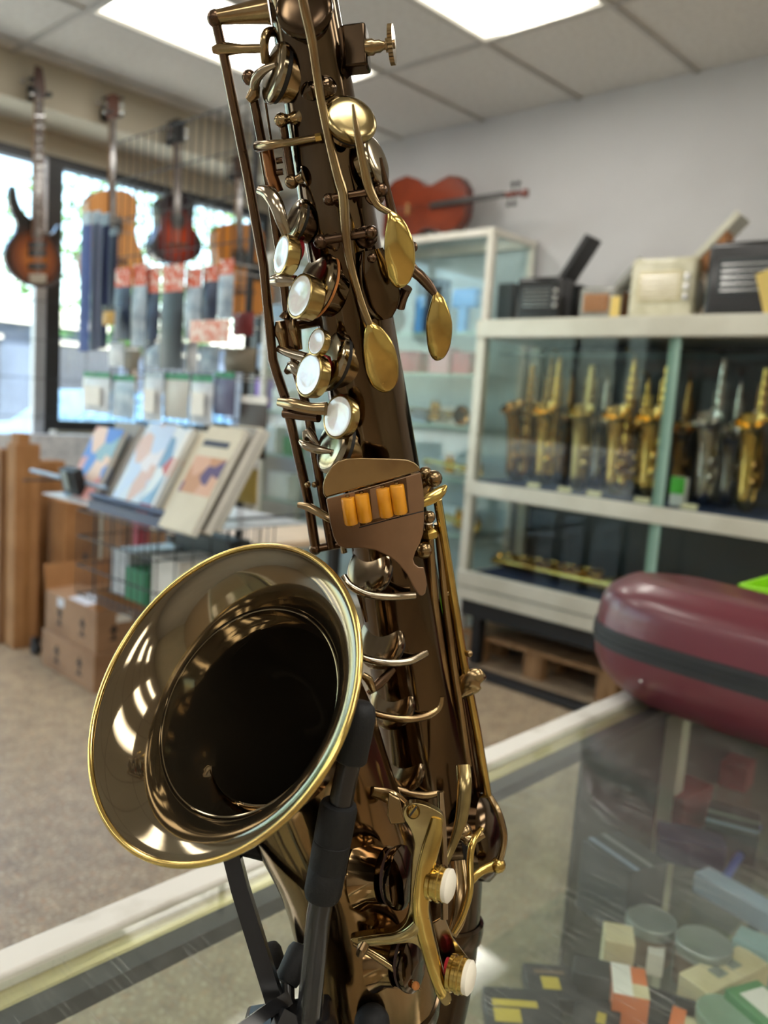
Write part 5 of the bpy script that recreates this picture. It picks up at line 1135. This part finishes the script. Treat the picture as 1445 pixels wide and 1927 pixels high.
def book(x0, x1, yb, X, h, th, m, label, tilt=24, bands=(), yaw=0):
    ya_ = atX(x1, yb, X).y; yb2 = atX(x0, yb, X).y; w = yb2-ya_
    t = thing('music_book', V((X, (ya_+yb2)/2, zr-.019)), label, 'book', 'music books in the rack', yaw)
    a = math.radians(tilt); up = V((math.sin(a), 0, math.cos(a))); nn = V((-math.cos(a), 0, math.sin(a))); sd = V((0, 1, 0))
    MB().obox(up*h/2+nn*.0, sd*w, up*h, nn*th*.8).obj('pages', M_PAPER, t, world=False)
    MB().obox(up*h/2+nn*(th*.45), sd*w*1.01, up*h*1.01, nn*.0012).obj('cover', m, t, world=False)
    MB().obox(up*h/2-nn*(th*.45), sd*w*1.01, up*h*1.01, nn*.0012).obj('back_cover', m, t, world=False)
    for u0, u1, v0, v1, pm in bands:
        MB().obox(up*h*(v0+v1)/2+nn*(th*.45+.0012)+sd*w*((u0+u1)/2-.5), sd*w*(u1-u0), up*h*(v1-v0), nn*.0008).obj('print', pm, t, world=False)
    return t
c_b = cover('pink_blue_cover', ('#c98f8a', '#4a78c8', '#7fa0b0', '#d8b7a4')); c_w = cover('pale_cover', ('#c2cede', '#b7c8e4', '#d6d3dc', '#c9a9a4')); c_r = cover('rainbow_cover', ('#7fa6cc', '#cfd8e0', '#b65a5a', '#6d93b8')); c_p = cover('purple_cover', ('#7a4f6a', '#b88a6a', '#54426e', '#c9a08a'))
M_GRYC = mat('grey_cover', '#8d8a84', .5); M_CRC = mat('cream_cover', '#c9c2ae', .5); M_DKB = mat('dark_blue_cover', '#2b4468', .4); M_NVP = mat('print_dark', '#32384a', .5)
book(126, 176, 915, 1.23, .24, .02, c_b, 'pink and blue music book at the left end of the rack', 26)
book(160, 205, 918, 1.27, .26, .025, M_GRYC, 'grey-edged book behind the pink and blue music book', 26)
book(196, 240, 930, 1.30, .27, .02, M_DKB, 'dark blue book leaning between the pale and pink books', 26)
book(205, 255, 940, 1.20, .28, .02, c_w, 'pale blue-white music book standing in the middle of the rack', 28)
book(255, 284, 953, 1.19, .28, .02, c_r, 'bright striped narrow music book with red foot', 28, ((.1, .9, .02, .15, M_PINK), (.05, .2, .1, .95, M_PAPER)))
book(282, 316, 962, 1.22, .27, .03, M_CRC, 'plain cream book right of the striped book', 28)
book(303, 366, 978, 1.17, .30, .02, M_CRC, 'method book with purple and orange cover picture, rightmost in the rack', 30, ((.04, .96, .34, .70, c_p), (.2, .95, .80, .86, M_NVP)))
book(340, 392, 985, 1.22, .30, .03, M_GRYC, 'grey book directly behind the method book', 30)
book(360, 408, 985, 1.27, .30, .03, M_CRC, 'curling cream book at the back right of the rack', 30)
t = thing('metronome_box', atX(125, 932, 1.20), 'black box leaning on the light blue rail', 'box'); q = t.location
MB().obox(q+V((.02, 0, .045)), (.03, 0, .012), (0, .10, 0), (-.02, 0, .075)).obj('carton', M_BLK, t, bevel=.003); MB().obox(q+V((-.003, .0, .045)), (.004, 0, .002), (0, .03, 0), (-.015, 0, .055)).obj('print', M_GREY, t)
tag(pillow(1.46, atX(485, 905, 1.46).y, atX(438, 905, 1.46).y, atX(460, 945, 1.46).z, atX(460, 880, 1.46).z, .03).obj('manila_stack', mat('manila', '#b39b52', .6)), 'yellow manila bundle beside the saxophone rod', 'bundle')

# ================================================================== WIRE BIN, TABLE, CARTONS
bn = thing('wire_bin', (1.40, 2.17, .64), 'black wire basket hanging under the book rack', 'bin')
bx0, bx1, by0, by1, bz0, bz1 = 1.20, 1.60, 1.95, 2.40, .64, .90
for k in range(15):
    y = by0+(by1-by0)*k/14
    for x in (bx0, bx1): MB().cyl((x, y, bz0), (x, y, bz1), .0022, n=5).obj('wire', M_WIRE, bn)
for k in range(8):
    x = bx0+(bx1-bx0)*k/7
    for y in (by0, by1): MB().cyl((x, y, bz0), (x, y, bz1), .0022, n=5).obj('wire', M_WIRE, bn)
for z in (bz0, .73, .82, bz1): MB().sweep([(bx0, by0, z), (bx1, by0, z), (bx1, by1, z), (bx0, by1, z)], .003, n=5, closed=True).obj('wire', M_WIRE, bn)
for k in range(6): MB().cyl((bx0+.04+.064*k, by0, bz0-.003), (bx0+.04+.064*k, by1, bz0-.003), .003, n=5).obj('wire', M_WIRE, bn)
for i, (dx, dy, w, d, h, m, lab) in enumerate(((.12, .10, .16, .14, .16, M_PAPER, 'white carton in the wire bin, nearest the bell'), (.14, .26, .2, .12, .10, M_HGRN, 'green carton in the wire bin'), (.15, .37, .2, .1, .14, M_WPK, 'pale grey carton in the wire bin'), (.28, .22, .08, .3, .2, M_DGREY, 'dark upright carton at the back of the wire bin'))):
    tag(MB().box(bx0+dx-w/2+.05, bx0+dx+w/2+.05, by0+dy-d/2, by0+dy+d/2, bz0, bz0+h).obj('stock_carton', m, bevel=.003), lab, 'box', 'cartons in the wire bin')
tb = thing('display_table', (2.06, 2.65, 0), 'low beige-topped table behind the wire bin', 'table')
MB().box(1.78, 2.35, 2.35, 2.95, .72, .75).obj('table_top', mat('beige_laminate', '#d6bfa4', .45), tb, bevel=.006)
for x in (1.84, 2.29):
    for y in (2.41, 2.88): MB().box(x-.02, x+.02, y-.02, y+.02, 0, .72).obj('leg', M_BLK, tb, smooth=False)
def carton(x0, x1, y0, y1, z0, z1, m, label, flaps=0, prints=(), group='cardboard cartons by the window'):
    t = thing('cardboard_carton', ((x0+x1)/2, (y0+y1)/2, z0), label, 'carton', group)
    MB().box(x0, x1, y0, y1, z0, z1).obj('box', m, t, bevel=.004)
    return t
tall = [(-5, 24, 845, 4.02, M_CARD2, 'tall carton at the far left edge'), (24, 72, 836, 3.90, M_CARD, 'tallest narrow carton at the left with a notched top'), (66, 118, 868, 4.02, M_CARD, 'tall carton right of the notched one')]
for i, (xa, xb, ytp, Yp, m, lab) in enumerate(tall):
    a = atY(xa, 1200, Yp).x; b = atY(xb, 1200, Yp).x; z1 = atY((xa+xb)/2, ytp, Yp).z
    c = carton(a+.003, b-.003, Yp, Yp+.10, 0, z1, m, lab)
    if i == 1: MB().box(a+.02, b-.05, Yp+.01, Yp+.09, z1, z1+.05).obj('notch_flap', M_CARD, c)
    MB().box((a+b)/2-.012, (a+b)/2+.012, Yp-.001, Yp, 0, z1).obj('tape', mat('brown_tape', '#9a6e42', .3), c)
a = atY(118, 1200, 3.80).x; b = atY(182, 1200, 3.80).x; z1 = atY(150, 945, 3.80).z
c = carton(a, b, 3.80, 3.98, 0, z1, M_CARD, 'upright carton with a dark hand hole behind the open carton')
MB().lathe([(0, 0), (.02, 0), (.02, .001)], V(((a+b)/2+.02, 3.7995, z1*.62)), (0, -1, 0), 16).obj('hand_hole', M_BRN, c)
c = carton(2.0, 2.5, 3.55, 3.75, .0, .86, M_CARD2, 'wide dull carton behind the wire bin')
tag(MB().box(1.93, 1.99, 3.3, 3.36, 0, .80).obj('red_tube', M_PINK, bevel=.01), 'upright red tube beside the wide dull carton', 'tube')
tag(MB().box(1.60, 2.3, 4.35, 4.41, 0, 1.0).obj('pale_board', M_WPK, bevel=.004), 'pale grey board leaning under the window sill', 'board')
# two stacked cartons, the upper one open
cx0, cx1, cy0, cy1 = 1.655, 2.05, 3.14, 3.63
M_INK = mat('black_ink', '#2a2420', .7); M_INKP = mat('pale_label', '#cfd2da', .5)
c1 = carton(cx0, cx1, cy0, cy1, 0, .168, M_CARD2, 'closed lower carton with black print, under the open carton')
c2 = carton(cx0+.01, cx1-.01, cy0+.01, cy1-.01, .168, .345, M_CARD2, 'open upper carton with raised flap and white labels')
def glyph(o, u, k, n, par):      # printed handling mark: arrow over a bar
    pts = [(-.3, 0), (.3, 0), (.3, .12), (.1, .12), (.1, .55), (.32, .55), (0, 1), (-.32, .55), (-.1, .55), (-.1, .12), (-.3, .12)]
    MB().prism([o+u*(a*k)+V((0, 0, b*k)) for a, b in pts], n).obj('print', M_INK, par, smooth=False)
for (t_, z, e) in ((c1, .045, 0), (c2, .215, .01)):
    for y in (.13, .34): glyph(V((cx0+e, cy0+y, z)), V((0, 1, 0)), .085, (-.0008, 0, 0), t_)
    for x in (.09, .27): glyph(V((cx0+x, cy0+e, z)), V((1, 0, 0)), .07, (0, -.0008, 0), t_)
MB().obox(((cx0+cx1)/2, cy0+.012, .40), (cx1-cx0-.02, 0, 0), (0, .004, 0), (0, -.02, .115)).obj('flap', M_CARD, c2)
MB().obox((cx0+.09, (cy0+cy1)/2, .352), (.16, 0, .012), (0, cy1-cy0-.02, 0), (0, 0, .004)).obj('flap', M_CARD2, c2)
MB().obox(((cx0+cx1)/2, cy1-.0, .40), (cx1-cx0-.02, 0, 0), (0, .004, 0), (0, .03, .12)).obj('flap', M_CARD, c2)
MB().box(cx0+.10, cx0+.17, cy0+.0065, cy0+.0095, .29, .325).obj('label', M_PAPER, c2, smooth=False)
MB().obox((cx0+.07, cy0+.2, .3545), (.10, 0, .0075), (0, .16, 0), (0, 0, .001)).obj('label', M_INKP, c2)
MB().box(cx0+.0085, cx0+.0099, cy0+.30, cy0+.36, .30, .34).obj('label', M_INKP, c2, smooth=False)
t = thing('castor', (1.70, 3.78, 0), 'small black castor on the floor between the cartons', 'castor')
MB().cyl((1.68, 3.78, .03), (1.71, 3.78, .03), .03, n=16).obj('wheel', M_BLK, t); MB().box(1.68, 1.71, 3.77, 3.80, .03, .08).obj('fork', M_BLK, t)
